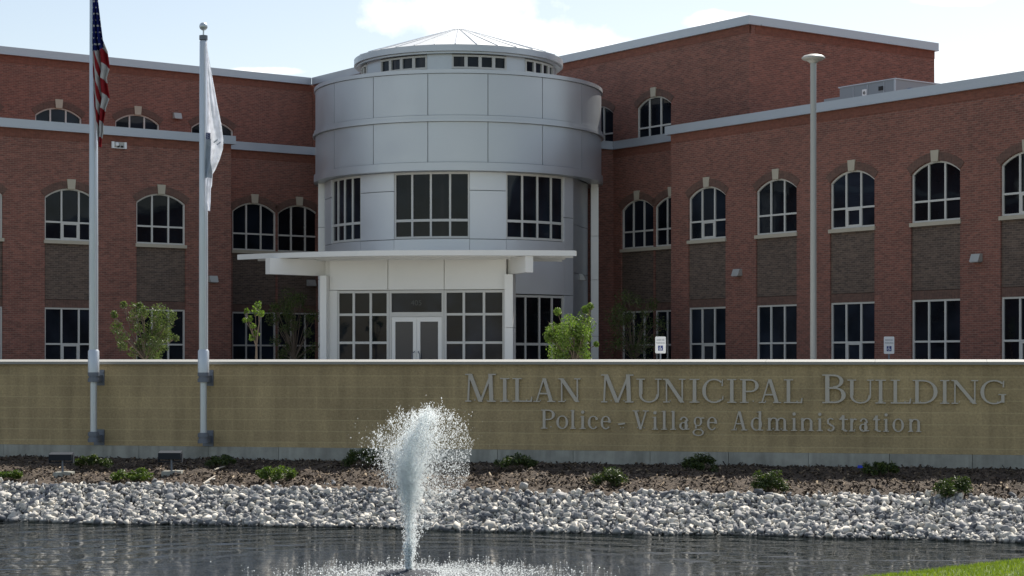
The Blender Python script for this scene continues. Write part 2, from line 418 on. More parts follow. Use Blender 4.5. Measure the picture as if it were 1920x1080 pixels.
GH, GT, S2, T2, A2, RS = 1.9, .58, 4.34, 5.0, 6.24, .36
def two_storey(mx, y0, x0, x1, cxs, wd, sashes=(), frame='frame'):
    facade(mx, y0, x0, x1, ZF - .1, ZB - .3, [bay(c, ZF + .3, A2, RS, wd) for c in cxs])
    for i, c in enumerate(cxs):
        window(mx, y0, c, wd, S2, A2, RS, T2, 3, i in sashes)
        window(mx, y0, c, wd, ZF + .3, GH, 0, GT, 3, i in sashes, sill=False)
        b = MB().box(c - wd / 2, c + wd / 2, y0 + .055, y0 + .25, GH + .30, S2 - .125)
        b.build('spandrel_panel', 'darkbrick', bld, mx)
        b = MB().box(c - wd / 2, c + wd / 2, y0 + .045, y0 + .25, GH + .002, GH + .285); b.build('spandrel_header', 'arch', bld, mx)
# left front wing (b = 1.5), right front wing (a = -1.4), recesses, upper tiers
lx = [-16.01 - 3.56 * i for i in range(8)]
two_storey(ML, -1.5, -46, -13.1, lx, 2.0, (1, 3, 5, 7)); soldier(ML, -1.5, -46, -13.1, ZB); coping(ML, -1.5, -46.1, -12.95, ZB)
rx = [15.67 + 3.545 * i for i in range(12)]
two_storey(MR, -1.4, 13.72, 60, rx, 1.99, (0, 2, 4, 6, 8)); soldier(MR, -1.4, 13.72, 60, ZB); coping(MR, -1.4, 13.5, 60.1, ZB)
two_storey(ML, 0, -13.1, -8.16, [-11.28, -9.26], 1.94); soldier(ML, 0, -13.1, -8.47, ZB); coping(ML, 0, -13.0, -8.58, ZB)
two_storey(MR, 0, 8.66, 13.72, [10.1, 12.12], 1.94); soldier(MR, 0, 8.66, 13.7, ZB); coping(MR, 0, 8.78, 13.48, ZB)
tl = [-9.78 - 3.47 * i for i in range(8)]
facade(ML, 6.6, -46, -4.86, 7.6, ZT - .3, [bay(c, 8.45, 10.3, RS, 2.0) for c in tl])
for c in tl: window(ML, 6.6, c, 2.0, 8.45, 10.3, RS, 9.08, 3)
soldier(ML, 6.6, -46, -4.86, ZT); coping(ML, 6.6, -46.1, -4.98, ZT)
facade(MR, -4.85, -6.6, -1, 7.6, ZT - .3, []); coping(MR, -4.85, -6.47, -.88, ZT)
facade(ML, 1.0, -4.55, .49, 7.6, ZT - .3, []); coping(ML, 1.0, -4.34, .36, ZT)
tr_ = [2.0, 6.98, 10.5]
facade(MR, .5, -1, 15.86, 7.6, ZT - .3, [bay(c, 8.45, 10.24, RS, 2.05) for c in tr_])
for c in tr_: window(MR, .5, c, 2.05, 8.45, 10.24, RS, 9.07, 3)
soldier(MR, .5, -1, 15.86, ZT); coping(MR, .5, -.86, 15.98, ZT)
facade(ML, -15.86, .8, 10.5, 7.6, ZT - .3, []); soldier(ML, -15.86, .8, 10.5, ZT); coping(ML, -15.86, 1.0, 10.62, ZT)
def body(poly, z0, z1, m='brick', name='brick_core'):
    MB().prism_xy([(a, -b) for a, b in poly], z0, z1).build(name, m, bld, ML)
body([(-46, 1.2), (-13.1, 1.2), (-13.1, -.3), (-8.46, -.3), (-8.46, 3.5), (-3, 8.65), (.3, 8.65), (.3, 13.72), (-1.1, 13.72), (-1.1, 60), (14, 60), (14, -20), (-46, -20)], ZF - .1, ZB - .3)
body([(-46, -6.9), (-4.55, -6.9), (-4.55, -1.3), (.8, -1.3), (.8, 15.56), (10.5, 15.56), (10.5, -22), (-46, -22)], 7.6, ZT - .3)
coping(MR, -8.46, .13, 2.6, ZB); coping(ML, -8.65, -2.2, -.13, ZB)

# ------------------------------------------------------------------ building: round tower
R1, R2 = 5.45, 5.12
core = MB().arcwall(.6, R1 - .03, -180, 180, 6.75, 10.2, 96); core.build('drum_core', 'joint', bld, MD)
seams = [-9.9 + 22.5 * k for k in range(-8, 9)]
for (z0, z1) in ((8.66, 10.12), (7.0, 8.42)):
    b = MB()
    for k in range(16): b.arcwall(R1 - .06, R1, seams[k] + .13, seams[k + 1] - .13, z0, z1, 9)
    b.build('drum_panels', 'panel', bld, MD, True)
MB().arcwall(R1 - .25, R1 + .05, -180, 180, 10.135, 10.27, 128).build('drum_coping', 'panel', bld, MD, True)
MB().arcwall(R1 - .2, R1 + .10, -180, 180, 8.43, 8.52, 128).arcwall(R1 - .2, R1 + .05, -180, 180, 8.525, 8.645, 128).build('drum_band', 'panel', bld, MD, True)
MB().arcwall(R1 - .5, R1 + .06, -180, 180, 6.70, 6.985, 128).build('drum_base_band', 'panel', bld, MD, True)
# lower cylinder
WIN = [(-65.5, -42.2, 4.32, 6.69), (-25.2, 6.0, 4.32, 6.69), (21.0, 50.4, 4.32, 6.69)]
GWIN = [(23.0, 50.4, ZF + .1, 2.33)]
b = MB(); jb = MB(); jb.arcwall(.6, R2 - .12, -80, 57, ZF, 6.72, 80); jb.build('cylinder_core', 'joint', bld, MD)
def colband(t0, t1, zs):
    for z0, z1 in zip(zs[:-1], zs[1:]): b.arcwall(R2 - .16, R2, t0 + .06, t1 - .06, z0 + .012, z1 - .012, 8)
allz = [2.36, 4.30, 6.03, 6.70]
colband(-80, -65.5, [ZF, 1.2, 2.9, 4.30, 6.03, 6.70]); colband(-42.2, -25.2, allz); colband(6.0, 21.0, allz)
colband(-80, 21.0, [ZF, 2.36]); colband(50.4, 57, [ZF, 2.36, 3.8, 5.2, 6.70])
for t0, t1, zb, zt in WIN: colband(t0, t1, [2.36, 3.75, zb - .01])
colband(21.0, 23.0, [ZF, 2.36])
b.build('cylinder_panels', 'panellight', bld, MD, True)
def curved_window(t0, t1, zb, zt, cols, tz):
    f = MB(); ra, rb = R2 - .13, R2 - .035; fw = .65; m = .40
    f.arcwall(ra, rb, t0, t0 + fw, zb, zt, 1).arcwall(ra, rb, t1 - fw, t1, zb, zt, 1)
    f.arcwall(ra, rb, t0 + fw, t1 - fw, zb, zb + .08).arcwall(ra, rb, t0 + fw, t1 - fw, zt - .08, zt)
    e = [t0 + fw - m] + [t0 + (t1 - t0) * i / cols for i in range(1, cols)] + [t1 - fw + m]
    for x in e[1:-1]: f.arcwall(ra, rb - .008, x - m, x + m, zb + .08, zt - .08, 1)
    for i in range(cols): f.arcwall(ra, rb - .008, e[i] + m, e[i + 1] - m, tz - .045, tz + .045, 4)
    wn = f.build('window', 'frame', bld, MD)
    MB().arcwall(R2 - .119, R2 - .09, t0 + .2, t1 - .2, zb + .02, zt - .02, 16).build('pane', 'glass', wn, MD, True)
for t in WIN: curved_window(*t, 4, 4.97)
for t in GWIN: curved_window(*t, 4, .57)
# flat side panel and the two round-tower columns
p1 = (R2 * math.sin(R(57)), -R2 * math.cos(R(57))); p2 = (4.93, -.25)
b = MB()
for z0, z1 in ((ZF, 1.5), (1.52, 3.2), (3.22, 4.98), (5.0, 6.70)): b.beam((p1[0] - .12, p1[1] + .03), (p2[0] - .12, p2[1]), .24, z0, z1)
b.build('side_panel', 'panel', bld, MD)
b = MB()
for z0, z1 in ((ZF, .9), (.915, 3.05), (3.065, 4.72), (4.735, 6.70)): b.box(5.05, 5.34, -.2, .3, z0, z1)
b.build('column', 'white', bld, MD)
b = MB()
for z0, z1 in ((ZF, .9), (.915, 3.05), (3.065, 5.02), (5.035, 6.70)): b.box(-5.31, -4.90, -.6, .0, z0, z1)
b.build('column', 'white', bld, MD)
# clerestory and roof
RC = 3.72
MB().arcwall(.5, RC - .1, -180, 180, 10.0, 11.1, 64).build('lantern_core', 'joint', bld, MD)
cw_ = [(-139, -111), (-93, -65.5), (-49, -16.3), (-2.2, 29.6), (42.7, 74.5), (89, 118)]
b = MB(); prev = -180
for t0, t1 in cw_:
    b.arcwall(RC - .12, RC, prev, t0, 10.0, 11.1); b.arcwall(RC - .12, RC, t0, t1, 10.0, 10.56); prev = t1
b.arcwall(RC - .12, RC, prev, 180, 10.0, 11.1); b.build('lantern_wall', 'panel', bld, MD, True)
for t0, t1 in cw_:
    f = MB(); zb, zt = 10.565, 11.07; ra, rb = RC - .09, RC + .02; fw = 1.0
    f.arcwall(ra, rb, t0, t0 + fw, zb, zt, 1).arcwall(ra, rb, t1 - fw, t1, zb, zt, 1).arcwall(ra, rb, t0 + fw, t1 - fw, zb, zb + .07).arcwall(ra, rb, t0 + fw, t1 - fw, zt - .07, zt)
    for i in (1, 2, 3):
        x = t0 + (t1 - t0) * i / 4; f.arcwall(ra, rb - .005, x - .9, x + .9, zb + .07, zt - .07, 1)
    wn = f.build('window', 'frame', bld, MD)
    MB().arcwall(RC - .085, RC - .055, t0 + .2, t1 - .2, zb + .02, zt - .02, 12).build('pane', 'glass', wn, MD, True)
MB().arcwall(.4, 3.9, -180, 180, 11.1, 11.17, 96).arcwall(3.5, 3.99, -180, 180, 11.175, 11.40, 96).build('lantern_fascia', 'panel', bld, MD, True)
b = MB()
NS = 32
for i in range(NS):
    a0, a1 = 2 * math.pi * i / NS, 2 * math.pi * (i + 1) / NS
    r0, r1, z0, z1 = 3.96, .27, 11.41, 12.60
    b.poly([(r0 * math.cos(a0), r0 * math.sin(a0), z0), (r0 * math.cos(a1), r0 * math.sin(a1), z0), (r1 * math.cos(a1), r1 * math.sin(a1), z1), (r1 * math.cos(a0), r1 * math.sin(a0), z1)])
b.lathe([(.27, 12.60), (.27, 12.63), (.02, 12.66)], seg=24)
b.build('cone_roof', 'roofmetal', bld, MD)
b = MB()
for i in range(NS):
    a0 = 2 * math.pi * i / NS; c, s_ = math.cos(a0), math.sin(a0)
    b.tube((3.95 * c, 3.95 * s_, 11.43), (.28 * c, .28 * s_, 12.62), .02, .012, 4)
b.build('roof_seams', 'panellight', bld, MD)

# ------------------------------------------------------------------ building: entrance
ent = MB(); px = lambda p: ent_s(p)
xa, xb, xl, xr = px(613), px(946), px(628), px(942)
b = MB().box(px(600.5), px(612.5), -.05, .6, ZF, 2.93); b.build('column', 'white', bld, ME)
b = MB().box(px(946.5), px(962), -.05, .6, ZF, 1.10).box(px(946.5), px(962), -.05, .6, 1.115, 2.93); b.build('column', 'white', bld, ME)
YE = .38
b = MB()
ps = [px(612.5), px(723), px(829), px(946.5)]
for i in range(3): b.box(ps[i] + .012, ps[i + 1] - .012, YE - .03, YE + .1, 2.44, 3.50)
b.box(px(612.7), xl - .01, YE - .02, YE + .1, ZF, 2.425).box(xr + .01, px(946.4), YE - .02, YE + .1, ZF, 2.425)
b.build('fascia_panels', 'white', bld, ME)
MB().box(px(603), px(955) - .3, YE + .14, 2.6, ZF, 3.49).build('entrance_core', 'white', bld, ME)
def glz(cols, rows, name='window', side=None):
    f = MB(); q = .042; y0, y1 = YE - .02, YE + .1
    for c in cols: f.box(c - q, c + q, y0, y1, ZF, 2.42)
    for z in rows:
        for i in range(len(cols) - 1): f.box(cols[i] + q, cols[i + 1] - q, y0 + .006, y1, z - q, z + q)
    wn = f.build(name, 'frame', bld, ME)
    MB().box(cols[0], cols[-1], YE + .05, YE + .06, ZF, 2.40).build('pane', 'glass', wn, ME)
rows = [2.37, 1.58, .60, ZF + .1]
sl_ = px(629); c0 = px(725.5); c1 = px(828.5); sr_ = px(941)
glz([sl_, px(658.5), px(690.5), c0 - .05], rows); glz([c1 + .05, px(866), px(904), sr_], rows)
f = MB().box(c0 + .002, c0 + .08, YE - .02, YE + .1, ZF, 2.42).box(c1 - .08, c1 - .002, YE - .02, YE + .1, ZF, 2.42)
f.box(c0 + .08, c1 - .08, YE - .02, YE + .1, 2.32, 2.42).box(c0 + .08, c1 - .08, YE - .02, YE + .1, 1.50, 1.66)
wn = f.build('transom_window', 'frame', bld, ME); MB().box(c0 + .05, c1 - .05, YE + .05, YE + .06, 1.55, 2.36).build('pane', 'glass', wn, ME)
def text_mesh(body, size):
    cu = bpy.data.curves.new('t', 'FONT'); cu.body = body; cu.size = size; cu.align_x = 'CENTER'; cu.extrude = .002
    o = bpy.data.objects.new('t', cu); COL.objects.link(o); dg = bpy.context.evaluated_depsgraph_get()
    me = bpy.data.meshes.new_from_object(o.evaluated_get(dg)); bpy.data.objects.remove(o); return me
def put_text(body, size, m, name, parent, mtx):
    me = text_mesh(body, size); me.materials.clear(); me.materials.append(M[m])
    return link(bpy.data.objects.new(name, me), parent, mtx)
RX = Matrix.Rotation(R(90), 4, 'X')
M['number'] = mat('faded_number', (.055, .06, .058), .5)
put_text('405', .26, 'number', 'street_number', wn, ME @ Matrix.Translation((px(776), YE + .042, 1.90)) @ RX)
cm_ = (c0 + c1) / 2
for sgn in (-1, 1):
    l, r_ = (c0 + .085, cm_ - .004) if sgn < 0 else (cm_ + .004, c1 - .085); q = .125
    d = MB().box(l, l + q, YE, YE + .06, ZF + .02, 1.49).box(r_ - q, r_, YE, YE + .06, ZF + .02, 1.49).box(l + q, r_ - q, YE, YE + .06, 1.33, 1.49).box(l + q, r_ - q, YE, YE + .06, ZF + .02, ZF + .28)
    dr = d.build('door', 'white', bld, ME)
    MB().box(l + q - .01, r_ - q + .01, YE + .025, YE + .035, ZF + .25, 1.34).build('pane', 'doorglass', dr, ME)
    hx = cm_ + sgn * .07
    h = MB(); pts = [(hx, YE, .30), (hx, YE - .10, .28), (hx + sgn * .06, YE - .12, .22), (hx + sgn * .07, YE - .12, -.05), (hx, YE, -.12)]
    for p, q2 in zip(pts[:-1], pts[1:]): h.tube(p, q2, .016, .016, 6)
    h.build('handle', 'bracket', dr, ME)
# canopy: slab with a curved front, purlins behind it, two splayed beams
fr = [(445, 64.9), (520, 63.95), (600, 63.15), (660, 62.7), (720, 62.42), (810, 62.28), (900, 62.27), (990, 62.4), (1080, 62.6)]
front = [at(p, d) for p, d in fr]
def sub(pts, off, t0, t1, n=20):
    L = [0.0]
    for p, q in zip(pts[:-1], pts[1:]): L.append(L[-1] + (q - p).length)
    o = []
    for i in range(n + 1):
        t = (t0 + (t1 - t0) * i / n) * L[-1]; k = min(max(j for j in range(len(L)) if L[j] <= t + 1e-9), len(pts) - 2)
        u = (t - L[k]) / (L[k + 1] - L[k]); o.append(pts[k].lerp(pts[k + 1], u) - EN * off)
    return o
fine = sub(front, 0, 0, 1)
back = sub(front, 2.9, .12, .965)
def arcbar(b, pts, wd, z0, z1):
    n = len(b.v)
    for p in pts:
        for q in (p, p - EN * wd): b.v += [(q.x, q.y, z0), (q.x, q.y, z1)]
    for i in range(len(pts) - 1):
        a = n + 4 * i
        for e in ((0, 1), (1, 3), (3, 2), (2, 0)): b.f.append((a + e[0], a + e[1], a + 4 + e[1], a + 4 + e[0])); b.mi.append(0)
    for a in (n, n + 4 * (len(pts) - 1)): b.f.append((a, a + 1, a + 3, a + 2)); b.mi.append(0)
b = MB().prism_xy([(p.x, p.y) for p in sub(front, .16, .004, .996)] + [(p.x, p.y) for p in back[::-1]], 3.655, 3.70); b.build('canopy_roof', 'canopy', bld)
b = MB(); arcbar(b, fine, .15, 3.51, 3.685); b.build('canopy_fascia', 'canopy', bld)
b = MB()
for off, t0, t1, zb_ in ((.8, .05, .983, 3.49), (1.5, .085, .955, 3.46), (2.2, .115, .938, 3.43)): arcbar(b, sub(front, off, t0, t1), .14, zb_, 3.652)
b.build('canopy_purlins', 'canopy', bld)
bl0, bl1 = at(607, 65.1), at(502, 63.75); br0, br1 = at(954, 64.3), at(992.5, 62.5)
for p, q in ((bl0 + Vector((.5, .6, 0)), bl1), (br0 + (br0 - br1) * .4, br1)):
    MB().beam(p, q, .28, 2.95, 3.505).build('canopy_beam', 'white', bld)

# ------------------------------------------------------------------ structure: ground, bank, pond
def ground_fn(t, p):
    n = t.add('ShaderNodeTexNoise', Vector=geoco(t), Scale=.4, Detail=8.0)
    t.l.new(t.mix(n.outputs[0], (.085, .085, .083, 1), (.15, .148, .142, 1)), p.inputs['Base Color'])
M['paving'] = mat('asphalt', rough=.9, build=ground_fn)
def hsheet(name, pts, z, m):
    o = MB().poly([(p[0], p[1], z) for p in pts]).build(name, m); o['kind'] = 'structure'; return o
fl, fr_ = sq(-34, -.15), sq(34, -.15)
hsheet('ground', [(fl.x, fl.y), (fr_.x, fr_.y), (900, 20), (900, 2500), (-900, 2500), (-900, 30)], ZF, 'paving')
M['bounce'] = mat('bounce_concrete', rough=.9, build=stone_fn((.50, .49, .45), (.60, .585, .54), 1.5))
hsheet('bounce_plaza', [(-13, 41), (7, 41), (5.5, 59), (3.2, 66), (-8, 66), (-11.5, 60)], ZF + .012, 'bounce')  # unseen pale slab added to bounce sunlight onto the entrance
def mulch_fn(t, p):
    g = geoco(t)
    n = t.add('ShaderNodeTexNoise', Vector=t.add('ShaderNodeMapping', Vector=g, Scale=(14, 24, 20)), Scale=1.0, Detail=8.0, Roughness=.75)
    n1 = t.add('ShaderNodeTexNoise', Vector=g, Scale=1.6, Detail=5.0)
    c = t.ramp(n, [(.3, (.022, .016, .012)), (.5, (.085, .062, .045)), (.66, (.19, .15, .105)), (.8, (.33, .27, .19))])
    t.l.new(t.mix(1.0, c, t.ramp(n1, [(.3, .7), (.7, 1.25)]), 'MULTIPLY'), p.inputs['Base Color']); bump(t, p, n.outputs[0], .06, 1.0)
M['mulch'] = mat('wood_mulch', rough=.95, build=mulch_fn)
def qtop(s): return 3.70 - .02 * s + .35 * math.sin(s * .55 + 1.3) * .5 + .12 * math.sin(s * 1.7)
def qwat(s): return 4.75 + .10 * math.sin(s * .9) + .06 * math.sin(s * 2.3 + 1)
def hnoise(x, y):
    return .5 * math.sin(x * 2.1 + 1.3 * math.sin(y * 1.7)) + .3 * math.sin(x * 4.7 + y * 3.1) + .25 * math.sin(x * 9.3 - y * 7.7) + .2 * math.sin(y * 11 + x * 5.1)
def bank_z(s, q):
    qt, qw = qtop(s), qwat(s)
    if q < qt: z = -1.80 - .29 * (max(q, 0) / qt) ** 1.1 + (.05 * hnoise(s, q) + .035 * hnoise(s * 3.1 + 5, q * 3.7)) * min(1, q / .4)
    elif q < qw: z = -2.09 - (q - qt) / (qw - qt) * (-2.09 - ZW) + .02 * hnoise(s, q)
    else: z = ZW - (q - qw) * .33
    return z
ns, nq = 520, 90
V = np.zeros(((ns + 1) * (nq + 1), 3)); k = 0
for i in range(ns + 1):
    s = -15 + 30 * i / ns
    for j in range(nq + 1):
        q = -.05 + 6.6 * j / nq; V[k] = sq(s, q, bank_z(s, q)); k += 1
ii, jj = np.meshgrid(np.arange(ns), np.arange(nq), indexing='ij'); a = (ii * (nq + 1) + jj).ravel()
o = np_mesh('bank', V, np.stack([a, a + nq + 1, a + nq + 2, a + 1], 1), 'mulch', smooth=True); o['kind'] = 'structure'
b = MB()
for s0, s1 in ((-34, -14.9), (14.9, 34)):
    for (q0, z0), (q1, z1) in (((-.05, -1.85), (3, -2.1)), ((3, -2.1), (6.5, -3.2))):
        b.poly([sq(s0, q0, z0), sq(s1, q0, z0), sq(s1, q1, z1), sq(s0, q1, z1)])
b.build('bank_side', 'mulch')['kind'] = 'structure'
JET = at(768, 22.2)
def water_fn(t, p):
    g = geoco(t); sxx = t.add('ShaderNodeSeparateXYZ', Vector=g)
    dx = t.math('SUBTRACT', sxx.outputs[0], JET.x); dy = t.math('SUBTRACT', sxx.outputs[1], JET.y)
    r = t.math('SQRT', t.math('ADD', t.math('MULTIPLY', dx, dx), t.math('MULTIPLY', dy, dy)))
    nz = t.add('ShaderNodeTexNoise', Vector=g, Scale=.9, Detail=3.0)
    ring = t.math('SINE', t.math('ADD', t.math('MULTIPLY', r, 10.5), t.math('MULTIPLY', nz.outputs[0], 8.0)))
    fall = t.math('DIVIDE', 1.0, t.math('ADD', 1.0, t.math('MULTIPLY', r, .16)))
    n2 = t.add('ShaderNodeTexNoise', Vector=t.add('ShaderNodeMapping', Vector=g, Scale=(.75, 2.6, 1), Rotation=(0, 0, R(7))), Scale=1.0, Detail=4.0, Roughness=.5)
    n3 = t.add('ShaderNodeTexNoise', Vector=t.add('ShaderNodeMapping', Vector=g, Scale=(9, 22, 1)), Scale=1.0, Detail=3.0)
    near = t.ramp(t.math('DIVIDE', r, 4.0), [(0.0, 1.0), (1.0, 0.0)])
    h = t.math('ADD', t.math('MULTIPLY', t.math('MULTIPLY', ring, fall), .28), t.math('ADD', t.math('MULTIPLY', n2.outputs[0], 1.3), t.math('MULTIPLY', n3.outputs[0], t.math('ADD', .08, t.math('MULTIPLY', near, 1.2)))))
    bump(t, p, h, .055, 1.0)
    p.inputs['IOR'].default_value = 1.33
M['water'] = mat('pond_water', (.006, .009, .008), .02, 0, .33, water_fn)
hsheet('pond_water', [(-120, -60), (120, -60), (120, 60), (-120, 60)], ZW, 'water')
# near bank with the lawn the photograph is taken from
shore = [(-60, 9), (-12, 12), (-2, 13.7), (1.0, 14.9), (2.2, 15.3), (3.2, 16.2), (4.84, 17.55), (6.5, 18.3), (9, 19.4), (16, 21), (60, 22)]
def lawn_fn(t, p):
    n = t.add('ShaderNodeTexNoise', Vector=geoco(t), Scale=9.0, Detail=6.0)
    t.l.new(t.ramp(n, [(.3, (.06, .085, .02)), (.7, (.12, .17, .035))]), p.inputs['Base Color'])
M['lawn'] = mat('lawn_soil', rough=.95, build=lawn_fn)
b = MB(); prof = [(0.9, -2.9), (.25, -2.3), (0.0, -1.905), (-.25, -1.865), (-3, -1.78), (-9, -1.70), (-80, -1.62)]
rows_ = [[(x, y + d, z) for x, y in shore] for d, z in prof]
for A_, B_ in zip(rows_[:-1], rows_[1:]):
    for i in range(len(shore) - 1): b.poly([A_[i], A_[i + 1], B_[i + 1], B_[i]])
b.build('near_bank', 'lawn', None, None, True)['kind'] = 'structure'
def shore_y(x):
    for (x0, y0), (x1, y1) in zip(shore[:-1], shore[1:]):
        if x0 <= x <= x1: return y0 + (y1 - y0) * (x - x0) / (x1 - x0)
NB = 26000
gx = rng.uniform(1.8, 6.2, NB); gd = rng.uniform(-.16, 2.6, NB) ; gy = np.array([shore_y(x) for x in gx]) - gd
gz = np.where(gd < .25, -1.905 + .04 * gd / .25, -1.865 + .085 * (gd - .25) / 2.75) - .01
hh = rng.uniform(.025, .06, NB); an = rng.uniform(0, 6.28, NB); lean = rng.normal(0, .02, (NB, 2)); bw = .005
P0 = np.stack([gx - bw * np.cos(an), gy - bw * np.sin(an), gz], 1); P1 = np.stack([gx + bw * np.cos(an), gy + bw * np.sin(an), gz], 1)
P2 = np.stack([gx + lean[:, 0], gy + lean[:, 1], gz + hh], 1)
V = np.stack([P0, P1, P2], 1).reshape(-1, 3); tn = np.repeat(rng.beta(2, 2, NB), 3)
tag(np_mesh('grass', V, np.arange(NB * 3).reshape(-1, 3), 'grass', tone=tn), 'short bright green lawn grass at the near edge of the pond', 'grass', kind='stuff')

# ------------------------------------------------------------------ garden wall with lettering
wal = thing('garden_wall', 'long low tan block wall with pale coping along the pond bank', 'wall', sq(0, 0, -1.83))
MB().box(-34, 34, 0, .3, -1.575, -.078).build('block_wall', 'cmu', wal, MW)
b = MB(); x = -34.0
while x < 34: b.box(x + .004, min(x + 1.35, 34) - .004, -.05, .36, -2.2, -1.577); x += 1.35
b.build('concrete_footing', 'concrete', wal, MW)
b = MB(); x = -34.0
while x < 34:
    e = x + 1.83 - .004
    b.quadbox([(x, -.06, -.078), (e, -.06, -.078), (e, .30, -.078), (x, .30, -.078), (x, -.06, -.030), (e, -.06, -.030), (e, .30, .010), (x, .30, .010)])
    x += 1.83
b.build('coping', 'capstone', wal, MW)

# letter shapes as overlapping stroke prisms, each a hair prouder than the last
class Glyph:
    def __init__(s, w): s.w = w; s.p = []
    def poly(s, pts): s.p.append(('p', pts))
    def rect(s, x0, y0, x1, y1): s.poly([(x0, y0), (x1, y0), (x1, y1), (x0, y1)])
    def line(s, x0, y0, x1, y1, t):          # stroke with horizontal ends, t = horizontal thickness
        s.poly([(x0 - t / 2, y0), (x0 + t / 2, y0), (x1 + t / 2, y1), (x1 - t / 2, y1)])
    def arc(s, cx, cy, rx, ry, a0, a1, T, t, n=18):
        A, B = [], []
        for i in range(n + 1):
            a = R(a0 + (a1 - a0) * i / n); h = t + (T - t) * abs(math.cos(a)) ** 1.6
            A.append((cx + rx * math.cos(a), cy + ry * math.sin(a))); B.append((cx + (rx - h) * math.cos(a), cy + (ry - t) * math.sin(a) if ry > t else cy))
        s.p.append(('s', A, B))
    def serif(s, x, y, l, h=.04): s.rect(x - l / 2, y, x + l / 2, y + h)
def glyph(ch, w):
    g = Glyph(w); T, t, S = .145, .062, .045
    if ch == 'I':
        g.rect(w / 2 - T / 2, 0, w / 2 + T / 2, 1); g.rect(0, 0, w, S); g.rect(0, 1 - S, w, 1)
    elif ch == 'L':
        x = .12; g.rect(x, 0, x + T, 1); g.rect(0, 1 - S, x + T + .12, 1); g.rect(0, 0, w - .02, S + .01); g.poly([(w - .10, 0), (w - .02, 0), (w, .22), (w - .04, .22)])
    elif ch == 'A':
        g.line(.13, 0, w * .5 - .03, 1, t); g.line(w - .17, 0, w * .5 - .01, 1, T); g.rect(w * .27, .32, w * .68, .32 + t)
        g.rect(0, 0, .28, S); g.rect(w - .34, 0, w, S)
    elif ch == 'N':
        g.rect(.11, 0, .11 + t, 1); g.rect(w - .11 - t, 0, w - .11, 1); g.line(.13, 1, w - .14, 0, T + .03)
        g.rect(0, 0, .28, S); g.rect(0, 1 - S, .2, 1); g.rect(w - .28, 1 - S, w, 1)
    elif ch == 'M':
        g.line(.10, 0, .15, 1, t); g.line(.17, 1, w * .5, 0, T); g.line(w - .17, 1, w * .5, 0, t + .02); g.line(w - .16, 0, w - .2, 1, T)
        g.rect(0, 0, .22, S); g.rect(w - .30, 0, w, S); g.rect(0, 1 - S, .2, 1); g.rect(w - .26, 1 - S, w, 1)
    elif ch == 'U':
        g.rect(.11, .34, .11 + T, 1); g.rect(w - .11 - t, .34, w - .11, 1); g.arc(w / 2, .34, w / 2 - .11, .35, 180, 360, T * .8, t)
        g.rect(0, 1 - S, .36, 1); g.rect(w - .28, 1 - S, w, 1)
    elif ch in 'CG':
        g.arc(w * .55, .5, w * .55, .515, 48, 312, T + .01, t); g.poly([(w * .88, .70), (w * .95, .70), (w * .95, .98), (w * .91, .98)])
        if ch == 'C': g.poly([(w * .90, .10), (w * .96, .13), (w * .98, .28), (w * .93, .28)])
        else: g.rect(w - .17, .06, w - .04, .42); g.rect(w - .28, .42 - S, w + .03, .42)
    elif ch == 'P':
        g.rect(.1, 0, .1 + T, 1); g.rect(0, 0, .36, S); g.rect(0, 1 - S, .3, 1); g.rect(.2, 1 - t, w * .55, 1 - .003); g.rect(.2, .45, w * .55, .45 + t)
        g.arc(w * .52, .725, w * .48, .275, -90, 90, T, t)
    elif ch == 'B':
        g.rect(.1, 0, .1 + T, 1); g.rect(0, 0, .3, S); g.rect(0, 1 - S, .3, 1); g.rect(.2, 1 - t, w * .5, .997); g.rect(.2, .5, w * .5, .5 + t); g.rect(.2, .003, w * .55, t)
        g.arc(w * .46, .765, w * .44, .235, -90, 90, T * .9, t); g.arc(w * .5, .28, w * .5, .28, -90, 90, T, t)
    elif ch == 'D':
        g.rect(.1, 0, .1 + T, 1); g.rect(0, 0, .3, S); g.rect(0, 1 - S, .3, 1); g.rect(.2, 1 - t, w * .42, .997); g.rect(.2, .003, w * .42, t)
        g.arc(w * .40, .5, w * .6, .5, -90, 90, T + .02, t)
    elif ch == 'V':
        g.line(.16, 1, w * .5, 0, T); g.line(w - .14, 1, w * .5, 0, t + .02); g.rect(0, 1 - S, .36, 1); g.rect(w - .32, 1 - S, w, 1)
    elif ch == '-':
        g.poly([(0, .22), (w, .27), (w, .36), (0, .31)])
    elif ch in 'li':
        T2_ = min(.13, w * .5); x = w * .5; top = 1.0 if ch == 'l' else .68
        g.rect(x - T2_ / 2, 0, x + T2_ / 2, top); g.rect(0, 0, w, S); g.poly([(0, top - .07), (x, top - .05), (x, top), (x - T2_ / 2, top)])
        if ch == 'i': g.arc(x, .89, .085, .085, 0, 360, .084, .084, 14)
    elif ch == 'o': g.arc(w / 2, .345, w / 2, .355, 0, 360, .13, .055, 28)
    elif ch in 'ce':
        g.arc(w / 2, .345, w / 2, .355, 0 if ch == 'e' else 42, 318, .13, .055)
        if ch == 'e': g.rect(.06, .37, w - .02, .37 + .055)
        else: g.arc(w * .82, .55, .075, .075, 0, 360, .074, .074, 12)
    elif ch == 'a':
        g.rect(w - .26, .03, w - .13, .5); g.arc(w * .45, .46, w * .45 - .02, .24, 0, 165, .12, .06); g.arc(w * .42, .2, w * .42, .21, 0, 360, .12, .055, 22); g.poly([(w - .2, 0), (w, .03), (w, .08), (w - .16, .06)])
    elif ch == 'd':
        g.rect(w - .24, .0, w - .11, 1.02); g.arc(w * .45, .34, w * .45, .35, 0, 360, .13, .055, 26); g.rect(w - .2, 0, w, S); g.poly([(w - .36, .95), (w - .2, .96), (w - .2, 1.02)])
    elif ch == 'g':
